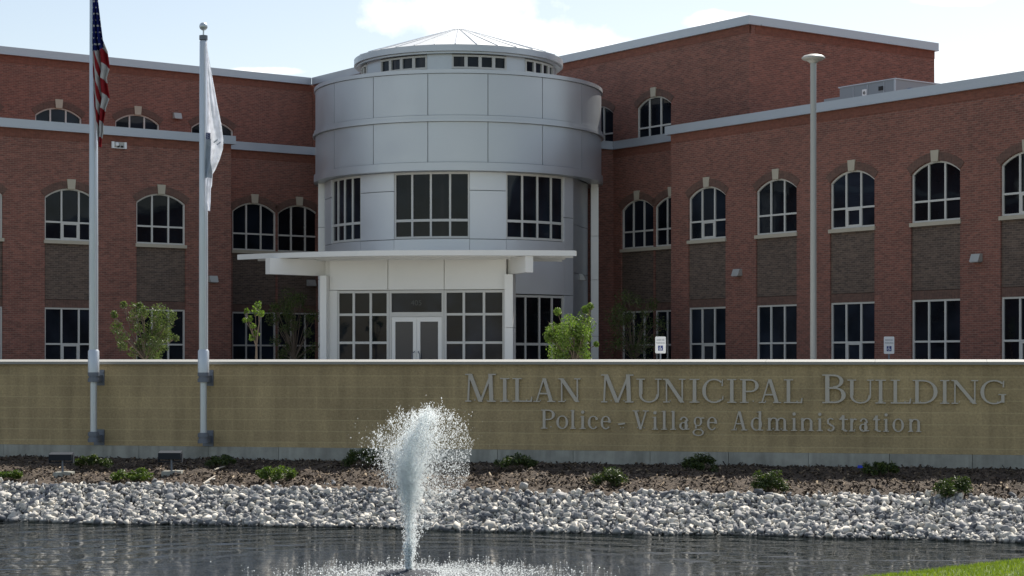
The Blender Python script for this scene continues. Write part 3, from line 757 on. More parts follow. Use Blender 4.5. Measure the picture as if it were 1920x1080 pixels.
        g.arc(w * .46, .45, w * .36, .25, 0, 360, .11, .055, 24); g.arc(w * .48, -.13, w * .48, .19, 0, 360, .09, .055, 24); g.line(w * .28, .08, w * .3, .24, .09); g.rect(w * .70, .60, w, .66)
    elif ch in 'nm':
        xs = [.07] + ([w - .20] if ch == 'n' else [w * .5 - .065, w - .20])
        for i, x in enumerate(xs):
            g.rect(x, 0, x + .13, .5 if i else .68); g.rect(x - .07, 0, x + .20, S)
        for x0, x1 in zip(xs[:-1], xs[1:]):
            cx = (x0 + x1 + .13) / 2 + .02; g.arc(cx, .47, x1 + .13 - cx, .22, 0, 165, .13, .06)
        g.poly([(0, .6), (.1, .62), (.1, .68)])
    elif ch == 'r':
        g.rect(.07, 0, .20, .68); g.rect(0, 0, .3, S); g.arc(w * .75, .42, w * .5, .26, 60, 165, .12, .07); g.poly([(0, .6), (.1, .62), (.1, .68)])
    elif ch == 's':
        g.arc(w * .5, .52, w * .44, .18, 35, 275, .11, .06); g.arc(w * .5, .17, w * .48, .18, -150, 95, .11, .06); g.line(w * .22, .42, w * .72, .26, .16)
    elif ch == 't':
        g.rect(w * .32, .08, w * .32 + .13, .85); g.rect(0, .60, w, .66); g.arc(w * .32 + .2, .16, .2, .17, 180, 300, .12, .06); g.poly([(0, .64), (w * .34, .64), (w * .34, .82)])
    return g
def letter(ch, x0, x1, ytop, ybase, parent):
    s0, s1 = wall_s(x0), wall_s(x1); D = sq((s0 + s1) / 2, 0).y
    z0 = (HZ - ybase) / F * D; hgt = (ybase - ytop) / F * D; w_ = (s1 - s0) / hgt
    g = glyph(ch, w_); b = MB()
    for i, p in enumerate(g.p):
        y1, y0 = -.012, -.045 - .0009 * i
        f = lambda q: (s0 + q[0] * hgt, z0 + q[1] * hgt)
        if p[0] == 'p': b.prism_xz([f(q) for q in p[1]], y0, y1)
        else: b.strip([f(q) for q in p[1]], [f(q) for q in p[2]], y0, y1)
    for q in (.3, .7): b.box(s0 + (s1 - s0) * q - .01, s0 + (s1 - s0) * q + .01, -.012, .01, z0 + .02, z0 + .04)
    return b.build('letter', 'letter', parent, MW)
sg1 = thing('sign_lettering', 'upper line of large raised grey capital letters on the tan wall', 'sign', sq(wall_s(1380), .02, -.6))
sg2 = thing('sign_lettering', 'lower line of smaller raised grey letters on the tan wall', 'sign', sq(wall_s(1370), .02, -.95))
L1 = [('M', 873.5, 930.5, 700.8, 753.3), ('I', 938.6, 956), ('L', 962, 999), ('A', 1001, 1042), ('N', 1047.7, 1089.4), ('M', 1128, 1188.5, 702, 754.6), ('U', 1194, 1241), ('N', 1244, 1286), ('I', 1293.5, 1312), ('C', 1317, 1358), ('I', 1364, 1381), ('P', 1388, 1423), ('A', 1423, 1465), ('L', 1470, 1505), ('B', 1542, 1586, 702, 756), ('U', 1589, 1638.5), ('I', 1641.5, 1661), ('L', 1670, 1708.5), ('D', 1711.5, 1758), ('I', 1762.5, 1780), ('N', 1784, 1834), ('G', 1838, 1885)]
for l in L1:
    yb = 753 + (l[1] - 873) / 1010 * 4.6
    letter(l[0], l[1], l[2], l[3] if len(l) > 3 else yb - 44.5, l[4] if len(l) > 3 else yb, sg1)
L2 = [('P', 1015, 1041), ('o', 1044, 1066), ('l', 1069.5, 1080), ('i', 1087.5, 1099), ('c', 1103, 1123), ('e', 1127, 1146), ('-', 1160, 1172.5), ('V', 1186.5, 1217), ('i', 1223, 1234.5), ('l', 1240.5, 1251.5), ('l', 1257.5, 1268.5), ('a', 1274, 1293.5), ('g', 1299, 1321), ('e', 1326, 1345), ('A', 1371.7, 1402), ('d', 1408, 1431.5), ('m', 1438, 1476.7), ('i', 1483.5, 1495), ('n', 1500, 1526), ('i', 1531.7, 1543), ('s', 1549.6, 1565.6), ('t', 1573.5, 1590), ('r', 1592, 1607), ('a', 1611, 1630), ('t', 1637, 1650), ('i', 1656, 1667), ('o', 1673.5, 1695), ('n', 1702.7, 1727.5)]
for c, x0, x1 in L2:
    yb = 803.5 + (x0 - 1015) / 712 * 6.5; letter(c, x0, x1, yb - 35.5, yb, sg2)

# ------------------------------------------------------------------ flagpoles and flags
def flagpole(px0, ptop, label, finial):
    s = wall_s(px0, .33); c = sq(s, .33); sc = c.y / F
    t = thing('flagpole', label, 'flagpole', Vector((c.x, c.y, -1.55)), 'flagpoles bolted to the front of the tan wall')
    mt = Matrix.Translation(c); zt = (HZ - ptop) * sc; r0 = 7.2 * sc; r1 = 8.4 * sc
    MB().lathe([(.062, -1.5), (.062, -.20)], seg=20).build('lower_post', 'galv', t, mt, True)
    MB().lathe([(r1 - .006, -.28), (r1 + .02, -.28), (r1 + .02, .16), (r1, .19)], seg=24).build('sleeve', 'galv', t, mt, True)
    MB().lathe([(r1, .15), (r1, 2.0), (r0, zt - .02), (r0 * .8, zt)], seg=24).build('shaft', 'galv', t, mt, True)
    for z in (-.30, -1.40):
        b = MB()
        for dz in (-.055, .055): b.lathe([(.06, z + dz - .045), (.105, z + dz - .045), (.105, z + dz + .02), (.06, z + dz + .02)], seg=20)
        b.lathe([(.06, z - .09), (.088, z - .09), (.088, z + .09), (.06, z + .09)], seg=20)
        br = b.build('bracket', 'bracket', t, mt, True)
        bb = MB().box(-.09, .03, .06, .322, z - .1, z + .02).box(-.14, .065, .312, .328, z - .17, z + .12)
        for dz in (-.12, .07): bb.tube((.045, .3, z + dz), (.045, .32, z + dz), .016, .016, 6)
        bb.build('wall_plate', 'bracket', br, Matrix.Translation(c) @ Matrix.Rotation(math.atan2(-sw, cw), 4, 'Z'))
    if finial:
        MB().lathe([(r0 * .55, zt), (r0 * 1.1, zt + .01), (r0 * 1.1, zt + .09), (r0 * .4, zt + .10)], seg=16).build('truck', 'bracket', t, mt, True)
        MB().tube((0, 0, zt + .08), (0, 0, zt + .22), .014, .014, 8).build('spindle', 'galv', t, mt)
        MB().lathe([(.004, -.075)] + [(.075 * math.cos(a), .075 * math.sin(a)) for a in np.linspace(-1.4, 1.4, 12)] + [(.004, .075)], (0, 0, zt + .255), seg=20).build('ball', 'galv', t, mt, True)
    b = MB(); rr = r0 + .012
    b.tube((rr * .5, -rr * .9, -.1), (rr * .5, -rr * .9, zt - .1), .005, .005, 5); b.build('halyard', 'white', t, mt)
    return c, r0, sc
c1_, r1_, sc1 = flagpole(175.5, -60, 'tall silver flagpole carrying the striped flag, its top out of view', True)
c2_, r2_, sc2 = flagpole(381.5, 76, 'shorter silver flagpole with a ball finial carrying the white flag', True)
def cloth(name, label, c, r, sc, edge, color, mats, top, bot, group=None, folds=3.0, amp=.075, cx=0):
    """a furled flag hanging beside its pole: edge(y) gives left and right outline in photo pixels at this distance"""
    NU, NVv = 84, 260; V = np.zeros(((NU + 1) * (NVv + 1), 3)); f = []; mi = []
    for j in range(NVv + 1):
        py = top + (bot - top) * j / NVv; l, rgt = edge(py)
        for i in range(NU + 1):
            u = i / NU; t = j / NVv
            ph = u * folds * 2 * math.pi + 1.6 * t + .5 * math.sin(7 * t)
            grow = min(1, t * 3.0)
            dep = amp * grow * math.sin(ph) * (.4 + .6 * math.sin(math.pi * min(1, u * 1.1))) 
            x = (l + (rgt - l) * (u + .035 * grow * math.sin(ph + 1.2) * math.sin(math.pi * u))) 
            V[j * (NU + 1) + i] = ((x - cx) * sc, dep - .02, (HZ - py) * sc)
    for j in range(NVv):
        py = top + (bot - top) * (j + .5) / NVv; l, rgt = edge(py)
        for i in range(NU):
            a = j * (NU + 1) + i; f.append((a, a + 1, a + NU + 2, a + NU + 1)); u = (i + .5) / NU
            mi.append(color(u, py, l + (rgt - l) * u))
    o = np_mesh(name, V, np.array(f), mats[0], None, Matrix.Translation(Vector((c.x, c.y, 0))), smooth=True)
    for m in mats[1:]: o.data.materials.append(m)
    o.data.polygons.foreach_set('material_index', mi)
    sdm = o.modifiers.new('thickness', 'SOLIDIFY'); sdm.thickness = .004
    return tag(o, label, 'flag', group)
def fabric(name, c, tr=.35):
    m = bpy.data.materials.new(name); m.use_nodes = True; t = NT(m.node_tree); t.n.clear()
    n = t.add('ShaderNodeTexNoise', Vector=objco(t), Scale=9.0, Detail=3.0)
    col = t.mix(1.0, c4(c), t.ramp(n, [(.3, .88), (.7, 1.08)]), 'MULTIPLY')
    d = t.add('ShaderNodeBsdfDiffuse', Color=col); r_ = t.add('ShaderNodeBsdfTranslucent', Color=col)
    mx = t.n.new('ShaderNodeMixShader'); mx.inputs[0].default_value = tr
    t.l.new(d.outputs[0], mx.inputs[1]); t.l.new(r_.outputs[0], mx.inputs[2])
    t.l.new(mx.outputs[0], t.n.new('ShaderNodeOutputMaterial').inputs[0]); return m
FM = [fabric('flag_white', (.93, .94, .97), .5), fabric('flag_red', (.30, .028, .035), .2), fabric('flag_blue', (.022, .03, .16)), fabric('flag_grey', (.40, .45, .52), .1)]
def interp(tab, y):
    if y <= tab[0][0]: return tab[0][1:]
    for p, q in zip(tab[:-1], tab[1:]):
        if y <= q[0]:
            u = (y - p[0]) / (q[0] - p[0]); return tuple(a + (b - a) * u for a, b in zip(p[1:], q[1:]))
    return tab[-1][1:]
us_tab = [(-14, 177, 179), (0, 177, 187), (40, 176.5, 192), (78, 176, 197), (100, 176.5, 206), (130, 177, 210), (150, 178, 204), (170, 178, 207), (185, 179, 210), (205, 180, 203), (235, 183, 198), (250, 184, 198), (262, 186, 195), (278, 189.5, 193)]
def us_col(u, y, x):
    if y < 98 - 34 * max(0, u - .55) and not (y > 74 and .40 < u < .52 and False):
        gy, gx_ = y / 11.5, (x - 176) / 7.2
        row = math.floor(gy); fx = gx_ + (.5 if row % 2 else 0) - math.floor(gx_ + (.5 if row % 2 else 0)); fy = gy - row
        dx, dy = (fx - .5) * 7.2, (fy - .5) * 11.5
        return 0 if dx * dx + dy * dy < 1.75 ** 2 else 2
    if u < .5:
        p = (y - 97 - 4.6 * (x - 177)) / 46.0
        return 0 if (p - math.floor(p)) < .52 else 1
    p = (y - 64 - .9 * (x - 196)) / 56.0
    return 0 if (p - math.floor(p)) < .55 else 1
cloth('flag', 'red and white striped flag with a starred blue corner, furled against its pole', c1_ + Vector((0, -.13, 0)), r1_, sc1, lambda y: interp(us_tab, y), us_col, [fabric('stripe_white', (.52, .52, .53), .2)] + FM[1:], -14, 278, folds=2.6, amp=.07, cx=175.5)
wh_tab = [(82, 388, 389.5), (100, 389, 392), (150, 390.5, 401), (200, 391, 410), (235, 390, 417), (262, 388, 420.5), (280, 387, 420), (300, 386.5, 414), (320, 386.5, 405.5), (328, 386.5, 400.5), (350, 386.5, 399.5), (354, 387, 397.5), (380, 388, 397), (390, 391, 396.5), (397, 393.5, 395.5)]
ILL = {'I': ['111', '010', '010', '010', '111'], 'L': ['100', '100', '100', '100', '111']}
def wh_col(u, y, x):
    if 250 < y < 262 and x < 397: return 2 if (math.sin(x * 2.7) + math.sin(y * 1.9 + x) > -.4) else 3
    if 262 <= y < 335 and x < 399.5: return 3  # grey patch below the emblem paints the fold's shade into the cloth
    # faint lettering running down the folded fly
    lx_, ly_ = (x - 411), (y - 270)
    a = R(40); p, q = lx_ * math.cos(a) + ly_ * math.sin(a), -lx_ * math.sin(a) + ly_ * math.cos(a)
    for k in range(2):
        if abs(p + 4 - k * 5.5) < .8 and abs(q) < 4.2: return 3
    return 0
cloth('flag', 'white flag with a small dark blue emblem, hanging limp from the shorter pole', c2_ + Vector((0, -.13, 0)), r2_, sc2, lambda y: interp(wh_tab, y), wh_col, FM, 82, 397, folds=1.15, amp=.09, cx=381.5)

# ------------------------------------------------------------------ street lamp, signs, wall lights, rooftop unit
c = at(1525, 50); t = thing('street_lamp', 'tall pale round lamp post with a flat dish head before the right wing', 'street lamp', Vector((c.x, c.y, ZF)))
mt = Matrix.Translation(Vector((c.x, c.y, 0))); sc = 50 / F; zt = (HZ - 116) * sc
MB().lathe([(.20, ZF), (.20, ZF + .03), (.092, ZF + .06), (.088, ZF + .1), (.084, 3.0), (.080, zt)], seg=24).build('post', 'lightpole', t, mt, True)
MB().lathe([(.10, zt - .03), (.13, zt), (.19, zt + .03), (.19, zt + .045)], seg=28).build('neck', 'fixture', t, mt, True)
MB().lathe([(.19, zt + .045), (.27, zt + .055), (.315, zt + .09), (.31, zt + .12), (.25, zt + .165), (.14, zt + .195), (.01, zt + .21)], seg=36).build('lamp_head', 'fixture', t, mt, True)

def parking_sign(px0, py0, py1, label, yaw):
    D = 52.0; wd = .295; cc = at(px0, D); z0, z1 = (HZ - py1) / F * D, (HZ - py0) / F * D
    t = thing('parking_sign', label, 'sign', Vector((cc.x, cc.y, ZF)), 'accessible parking signs behind the tan wall')
    m = Matrix.Translation(Vector((cc.x, cc.y, 0))) @ Matrix.Rotation(R(yaw), 4, 'Z')
    MB().box(-.02, .02, .004, .03, ZF, z1 - .04).build('post', 'bracket', t, m)
    h = z1 - z0; rr = .03; pts = []
    for (x, z, a0) in ((wd / 2 - rr, z1 - rr, 0), (-wd / 2 + rr, z1 - rr, 90), (-wd / 2 + rr, z0 + rr, 180), (wd / 2 - rr, z0 + rr, 270)):
        pts += [(x + rr * math.cos(R(a0 + k * 22.5)), z + rr * math.sin(R(a0 + k * 22.5))) for k in range(5)]
    p = MB().prism_xz(pts, -.003, .003).build('sign_plate', 'signwhite', t, m)
    b = MB().box(-.068, .068, -.006, -.0032, z0 + .075, z0 + .075 + .142); sy = b.build('symbol_panel', 'signblue', p, m)
    s = MB(); z = z0 + .08
    s.arcwall(.026, .037, 60, 330, -.0095, -.0065, 18)
    s.v = [(v[0] - .008, v[2], -v[1] + z + .052) for v in s.v]
    s.prism_xz([(-.014, z + .105), (.000, z + .105), (.002, z + .055), (-.012, z + .055)], -.0085, -.0063).prism_xz([(.0, z + .062), (.026, z + .062), (.042, z + .025), (.032, z + .02), (.018, z + .05), (.0, z + .05)], -.009, -.0063)
    s.prism_xz([(-.007 + .011 * math.cos(a), z + .12 + .011 * math.sin(a)) for a in np.linspace(0, 6.1, 10)], -.008, -.0063)
    s.build('wheelchair_symbol', 'signwhite', p, m)
    for i, tx in enumerate(('RESERVED', 'PARKING')):
        put_text(tx, .058 if i else .05, 'signgrey', 'lettering', p, m @ Matrix.Translation((0, -.005, z1 - .115 - .085 * i)) @ RX)
parking_sign(1238.5, 631, 662.5, 'white accessible parking sign standing before the dark recessed corner', -6)
parking_sign(1667, 631, 663.5, 'white accessible parking sign standing before the right wing between ground floor windows', 4)

def wall_light(m, x, y, z, label, wd=.34, h=.24, d=.22, par=True):
    t = thing('wall_light', label, 'wall light', m @ Matrix.Translation((x, y, z)), 'grey wall pack lights on the building')
    mm = m @ Matrix.Translation((x, y, z))
    b = MB().quadbox([(-wd / 2, -d, -h / 2), (wd / 2, -d, -h / 2), (wd / 2, 0, -h / 2), (-wd / 2, 0, -h / 2), (-wd / 2, -d * .55, h / 2), (wd / 2, -d * .55, h / 2), (wd / 2, 0, h / 2), (-wd / 2, 0, h / 2)])
    b.build('housing', 'fixture', t, mm)
    MB().box(-wd / 2 + .03, wd / 2 - .03, -d * .95, -.03, -h / 2 - .02, -h / 2 - .002).build('lens', 'lens', t, mm)
wall_light(ML, -13.9, -1.5, 3.09, 'small wall light beside the shorter flagpole on the left wing')
wall_light(MR, 17.35, -1.4, 3.08, 'small wall light on the first brick pier of the right wing')
wall_light(MR, 28.0, -1.4, 3.12, 'small wall light on the right wing pier beyond the lamp post')
wall_light(ML, -11.48, 6.6, 10.36, 'small wall light high on the upper left storey between two arched windows')
wall_light(ML, -8.75, 0, 3.12, 'small dim wall light tucked under the left canopy beam')
pm = MD @ Matrix.Translation((p1[0], p1[1], 0)) @ Matrix.Rotation(math.atan2(p2[1] - p1[1], p2[0] - p1[0]), 4, 'Z')
wall_light(pm, 1.25, -.003, 3.10, 'small wall light on the dark metal panel right of the canopy', .3, .22)
t = thing('louvre_box', 'small white framed wall box just under the left parapet, right of the tall flagpole', 'wall box', ML @ Matrix.Translation((-17.73, -1.5, 7.93)))
mm = ML @ Matrix.Translation((-17.73, -1.52, 7.93))
MB().box(-.29, -.20, -.08, 0, -.12, .12).box(.20, .29, -.08, 0, -.12, .12).box(-.20, .20, -.06, 0, -.12, -.09).build('frame', 'signwhite', t, mm)
MB().box(-.20, .20, -.03, 0, -.089, .12).build('back', 'fixture', t, mm)
b = MB(); b.lathe([(.01, -.075), (.065, -.06), (.07, .0), (.05, .06), (.01, .07)], (-.085, -.06, .03), 12); b.build('lamp', 'signwhite', t, mm, True)
MB().box(-.06, .00, -.1, -.031, -.085, -.01).box(.08, .15, -.09, -.031, -.085, -.02).build('socket', 'black', t, mm)

t = thing('rooftop_unit', 'grey boxy air handling unit standing on the right wing roof', 'air conditioner', ab(1.5, 21.5) + Vector((0, 0, 8.3)))
mm = rotm(W, U, ab(.53, 22.9) + Vector((0, 0, 8.3)))
MB().box(-2.55, 0, 0, 2.4, 0, 1.08).build('cabinet', 'hvac', t, mm)
MB().box(-3.4, -2.56, .1, 2.3, 0, .80).build('intake_hood', 'hvac', t, mm)
b = MB().box(-2.6, .03, -.03, 2.43, 1.082, 1.12)
for x in (-1.9, -1.25, -.5): b.box(x - .01, x + .01, -.02, -.002, .1, 1.05)
b.box(-.06, .02, -.02, -.002, 0, 1.08); b.build('trim', 'coping', t, mm)
MB().box(-1.48, -1.28, -.03, -.003, .60, .90).build('label_plate', 'signwhite', t, mm)
b = MB(); b.lathe([(.01, -.03), (.06, -.03), (.06, -.004)], seg=14); b.v = [(v[0] - 1.38, v[2], v[1] + .78) for v in b.v]; b.build('label_mark', 'black', t, mm)
MB().box(-.75, -.55, -.02, -.004, .78, .92).build('vent', 'black', t, mm)
b = MB(); pts = [(.86 + .36 * math.cos(a), .74 + .115 * math.sin(a)) for a in np.linspace(0, 6.2, 26)]
b.prism_xz(pts, -.02, -.003)
side = mm @ Matrix.Rotation(R(90), 4, 'Z')
pl = b.build('badge', 'signblue', t, side)
b = MB(); b.prism_xz([(.86 + .34 * math.cos(a), .74 + .055 * math.sin(a)) for a in np.linspace(0, 6.2, 26)], -.026, -.0202); b.build('badge_band', 'signwhite', pl, side)

# ------------------------------------------------------------------ floodlights in front of the wall
def floodlight(px0, w_px, py0, py1, bpx0, bpx1, bpy0, bpy1, label):
    D = 31.6; c = at((bpx0 + bpx1) / 2, D); sc = D / F
    t = thing('floodlight', label, 'floodlight', Vector((c.x, c.y, -2.0)), 'floodlights on concrete footings')
    mt = Matrix.Translation(Vector((c.x, c.y, 0))); dx = (px0 - (bpx0 + bpx1) / 2) * sc; hw = w_px / 2 * sc
    z0, z1 = (HZ - py1) * sc, (HZ - py0) * sc; bz = (HZ - bpy0) * sc; bw_ = (bpx1 - bpx0) / 2 * sc
    b = MB().box(-bw_, -bw_ * .15, -.13, .16, -2.25, bz - .008).box(-bw_ * .15, bw_, -.13, .16, -2.25, bz); b.build('concrete_base', 'concrete', t, mt)
    MB().tube((dx * .4, 0, bz), (dx * .4, 0, z0 + .02), .018, .018, 8).build('stem', 'bracket', t, mt)
    h = MB().quadbox([(dx - hw, -.05, z0), (dx + hw, -.05, z0), (dx + hw, .13, z0 - .01), (dx - hw, .13, z0 - .01), (dx - hw, -.07, z1 - .03), (dx + hw, -.07, z1 - .03), (dx + hw, .11, z1), (dx - hw, .11, z1)]).build('lamp_housing', 'darkpaint', t, mt)
    MB().box(dx - hw + .03, dx + hw - .03, .132, .14, z0 + .02, z1 - .03).build('lens', 'lens', h, mt)
    MB().box(dx - hw - .012, dx - hw, -.02, .08, z0 - .05, z1 - .04).box(dx + hw, dx + hw + .012, -.02, .08, z0 - .05, z1 - .04).box(dx - hw, dx + hw, .0, .05, z0 - .05, z0 - .035).build('yoke', 'darkpaint', t, mt)
floodlight(114.5, 43, 848.5, 863, 103, 136, 884.5, 898, 'dark boxy floodlight on a concrete footing, left of the tall flagpole')
floodlight(319, 42, 845.5, 861, 305, 342, 882.5, 899, 'dark boxy floodlight on a concrete footing, left of the shorter flagpole')

# ------------------------------------------------------------------ plants
def leaves(centres, radii, n, size, asp=.5, up=.3, flat=1.0):
    k = rng.integers(0, len(centres), n); c = np.array(centres)[k]; r = np.array(radii)[k][:, None]
    d = rng.normal(0, 1, (n, 3)); d /= np.linalg.norm(d, axis=1)[:, None]
    p = c + d * r * (rng.random((n, 1)) ** .45) * np.array([1, 1, flat])
    nrm = rng.normal(0, 1, (n, 3)); nrm[:, 2] += up; nrm /= np.linalg.norm(nrm, axis=1)[:, None]
    tmp = rng.normal(0, 1, (n, 3)); a = np.cross(nrm, tmp); a /= np.linalg.norm(a, axis=1)[:, None]; bb = np.cross(nrm, a)
    s = size * rng.uniform(.6, 1.3, (n, 1)); a = a * s; bb = bb * s * asp
    V = np.stack([p - a, p - bb * .9 + nrm * s * .12, p + a, p + bb * .9 + nrm * s * .12], 1).reshape(-1, 3)
    tone = np.repeat(np.clip(rng.beta(2, 2.6, n) + .18 * (rng.random(n) < .12), 0, 1), 4)
    return V, np.arange(n * 4).reshape(-1, 4), tone
def tree(name, label, cat, base, trunk_h, crown, n, lsize, lm, nl=7, group=None, asp=.5):
    """crown: list of (dx, dy, z, r) clumps relative to base x, y"""
    t = thing(name, label, cat, base, group); mt = Matrix.Translation(Vector((base.x, base.y, 0)))
    b = MB(); top = Vector((rng.normal(0, .03), rng.normal(0, .03), base.z + trunk_h)); b.tube((0, 0, base.z), top, .045, .03, 8)
    for (x, y, z, r) in crown:
        e = Vector((x, y, z)); mid = top.lerp(e, .5) + Vector((rng.normal(0, .05), rng.normal(0, .05), .05))
        b.tube(top, mid, .022, .014, 6); b.tube(mid, e, .014, .007, 5)
        for _ in range(3):
            q = e + Vector(rng.normal(0, r * .55, 3)); b.tube(mid.lerp(e, .6), q, .008, .003, 4)
    b.build('trunk', 'bark', t, mt)
    V, f, tn = leaves([c[:3] for c in crown], [c[3] for c in crown], n, lsize, asp)
    np_mesh('crown', V, f, lm, t, mt, tn)
    return t
def clumps(x0, x1, y0, y1, D, n, r, xc):
    """n random clumps filling an ellipse given by its picture extents at distance D"""
    o = []; cx, cy = (x0 + x1) / 2, (y0 + y1) / 2
    while len(o) < n:
        u, v, d = rng.uniform(-1, 1, 3)
        if u * u + v * v + d * d > 1: continue
        px_, py_ = cx + u * (x1 - x0) / 2, cy + v * (y1 - y0) / 2
        o.append(((px_ - xc) / F * D, d * (x1 - x0) / 2 / F * D, (HZ - py_) / F * D, r * rng.uniform(.7, 1.3)))
    return o
D = 51.5
cr = clumps(1028, 1112, 582, 690, D, 34, .23, 1072) + [((1107 - 1072) / F * D, 0, (HZ - 574) / F * D, .10), ((1098 - 1072) / F * D, .1, (HZ - 580) / F * D, .12), ((1045 - 1072) / F * D, 0, (HZ - 584) / F * D, .12), ((1027 - 1072) / F * D, 0, (HZ - 632) / F * D, .10), ((1118 - 1072) / F * D, 0, (HZ - 645) / F * D, .08)]
b0 = at(1072, D); b0.z = ZF; tree('young_tree', 'bright green leafy young tree in sun, right of the entrance', 'tree', b0, .35, cr, 9000, .034, 'leaf')
D = 55
cr = clumps(214, 336, 572, 676, D, 32, .22, 272) + [((232 - 272) / F * D, 0, (HZ - 572) / F * D, .13), ((262 - 272) / F * D, 0, (HZ - 572) / F * D, .10), ((330 - 272) / F * D, 0, (HZ - 634) / F * D, .10), ((214 - 272) / F * D, 0, (HZ - 590) / F * D, .12)]
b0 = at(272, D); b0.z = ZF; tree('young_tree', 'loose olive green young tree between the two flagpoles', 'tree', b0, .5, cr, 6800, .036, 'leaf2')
D = 57
cr = [((x - 480) / F * D, dy, (HZ - y) / F * D, r) for x, y, r, dy in ((484, 572, .13, 0), (478, 582, .15, .1), (490, 588, .12, -.1), (462, 583, .09, 0), (458, 600, .08, .1), (468, 598, .10, 0), (474, 612, .10, 0), (480, 626, .12, .1), (472, 634, .10, 0))]
b0 = at(480, D); b0.z = ZF; tree('young_tree', 'sparse small tree with a few pale leaves beside the left canopy tip', 'tree', b0, .9, cr, 620, .046, 'leaf')
D = 66.5
cr = clumps(500, 600, 545, 680, D, 34, .26, 550)
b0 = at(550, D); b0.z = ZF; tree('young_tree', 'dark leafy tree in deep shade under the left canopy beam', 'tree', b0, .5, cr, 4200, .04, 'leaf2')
D = 66.0
cr = clumps(1130, 1245, 550, 680, D, 34, .28, 1188)
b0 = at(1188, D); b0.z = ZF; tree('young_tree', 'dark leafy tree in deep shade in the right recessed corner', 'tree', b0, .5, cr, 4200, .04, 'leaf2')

def shrub(px0, py_base, w_px, h_px, label, sunny, n=2600, flat=.8, group='low evergreen shrubs on the mulch bank'):
    q = 2.2 if sunny else .75
    for _ in range(30):                                   # find the ground point under the picture base
        s = wall_s(px0, q); P = sq(s, q); z = bank_z(s, q); y = HZ - z * F / P.y
        q += (py_base - y) * .012; q = min(max(q, .35), 4.2)
    s = wall_s(px0, q); P = sq(s, q, bank_z(s, q)); sc = P.y / F
    t = thing('evergreen_shrub', label, 'shrub', P, group); mt = Matrix.Translation(P)
    hw, hh_ = w_px * .57 * sc, h_px * .95 * sc; cc, rr = [], []
    b = MB()
    for _ in range(26):
        u, d = rng.uniform(-1, 1, 2)
        if u * u + d * d > 1: continue
        zz = hh_ * math.sqrt(max(.05, 1 - .8 * (u * u + d * d))) * rng.uniform(.45, .92)
        cc.append((u * hw * .86, d * hw * .6, zz)); rr.append(hh_ * rng.uniform(.2, .38)); b.tube((0, 0, -.03), cc[-1], .008, .003, 4)
    b.build('stems', 'bark', t, mt)
    V, f, tn = leaves(cc, rr, n, .028, .30, .6, flat)
    V[:, 2] = np.maximum(V[:, 2], -.02); np_mesh('foliage', V, f, 'needle_sun' if sunny and px0 < 600 else 'needle', t, mt, tn)  # left-hand sunny shrubs take the needle tone with sunlight painted in
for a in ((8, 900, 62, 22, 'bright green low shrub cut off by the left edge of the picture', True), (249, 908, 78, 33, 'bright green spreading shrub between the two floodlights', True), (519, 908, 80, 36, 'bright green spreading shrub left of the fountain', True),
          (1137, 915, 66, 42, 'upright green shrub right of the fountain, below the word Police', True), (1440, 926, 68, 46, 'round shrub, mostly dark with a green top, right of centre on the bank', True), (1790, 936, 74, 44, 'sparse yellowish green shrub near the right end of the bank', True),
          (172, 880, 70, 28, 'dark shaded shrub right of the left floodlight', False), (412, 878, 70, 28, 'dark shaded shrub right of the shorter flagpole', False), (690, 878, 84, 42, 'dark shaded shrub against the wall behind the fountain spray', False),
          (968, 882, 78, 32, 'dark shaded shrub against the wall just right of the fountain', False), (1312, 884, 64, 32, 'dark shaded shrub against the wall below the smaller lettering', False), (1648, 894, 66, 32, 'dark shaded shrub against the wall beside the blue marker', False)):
    shrub(*a)
def ground_pt(px0, py):
    q = 2.0
    for _ in range(40):
        s = wall_s(px0, q); P = sq(s, q); z = bank_z(s, q); y = HZ - z * F / P.y; q = min(max(q + (py - y) * .012, .1), 4.5)
    return sq(s, q, z)
P = ground_pt(1613, 884); t = thing('marker_flag', 'tiny blue utility marker flag on the mulch at right', 'marker', P); mt = Matrix.Translation(P)
MB().tube((0, 0, -.03), (0, 0, .10), .003, .003, 5).build('wire', 'bracket', t, mt)
MB().prism_xz([(-.045, .055), (.045, .06), (.05, .10), (-.04, .105)], -.003, .003).build('pennant', 'blueflag', t, mt)
def stick(p, q, label, r=.014):
    A_, B_ = ground_pt(*p) + Vector((0, 0, .03)), ground_pt(*q) + Vector((0, 0, .04)); b = MB(); m_ = A_.lerp(B_, .5) + Vector((0, 0, .004))
    c_ = A_.copy(); b.tube(A_ - c_, m_ - c_, r, r * .9, 7); b.tube(m_ - c_, B_ - c_, r * .9, r * .6, 7)
    o = b.build('stick', 'stick', None, Matrix.Translation(c_)); tag(o, label, 'stick')
stick((381, 911), (403, 897), 'pale bleached stick lying at the top of the rocks left of centre', .02)
stick((402, 884), (424, 878), 'thin grey stick lying in the wall shade left of centre')

# wood chips strewn over the mulch
NC = 12000
cs = rng.uniform(-10.5, 10, NC); cq = rng.uniform(.05, 3.3, NC)
Pc = np.array([sq(s, q, bank_z(s, q) + .006) for s, q in zip(cs, cq)])
an = rng.uniform(0, 6.28, NC); ln = rng.uniform(.015, .05, NC) * np.where(rng.random(NC) < .12, 1.8, 1); wd = rng.uniform(.006, .018, NC); tilt = rng.uniform(-.8, 1.3, NC)
ux = np.stack([np.cos(an), np.sin(an), tilt], 1); ux /= np.linalg.norm(ux, axis=1)[:, None]; ux *= ln[:, None]
uy = np.stack([-np.sin(an), np.cos(an), rng.uniform(-.4, .4, NC)], 1) * wd[:, None]; uz = np.array([[0, 0, .007]])
crn = [Pc - ux - uy, Pc + ux - uy, Pc + ux + uy, Pc - ux + uy]
V = np.stack([c_ + 0 * uz for c_ in crn] + [c_ + uz for c_ in crn], 1).reshape(-1, 3)
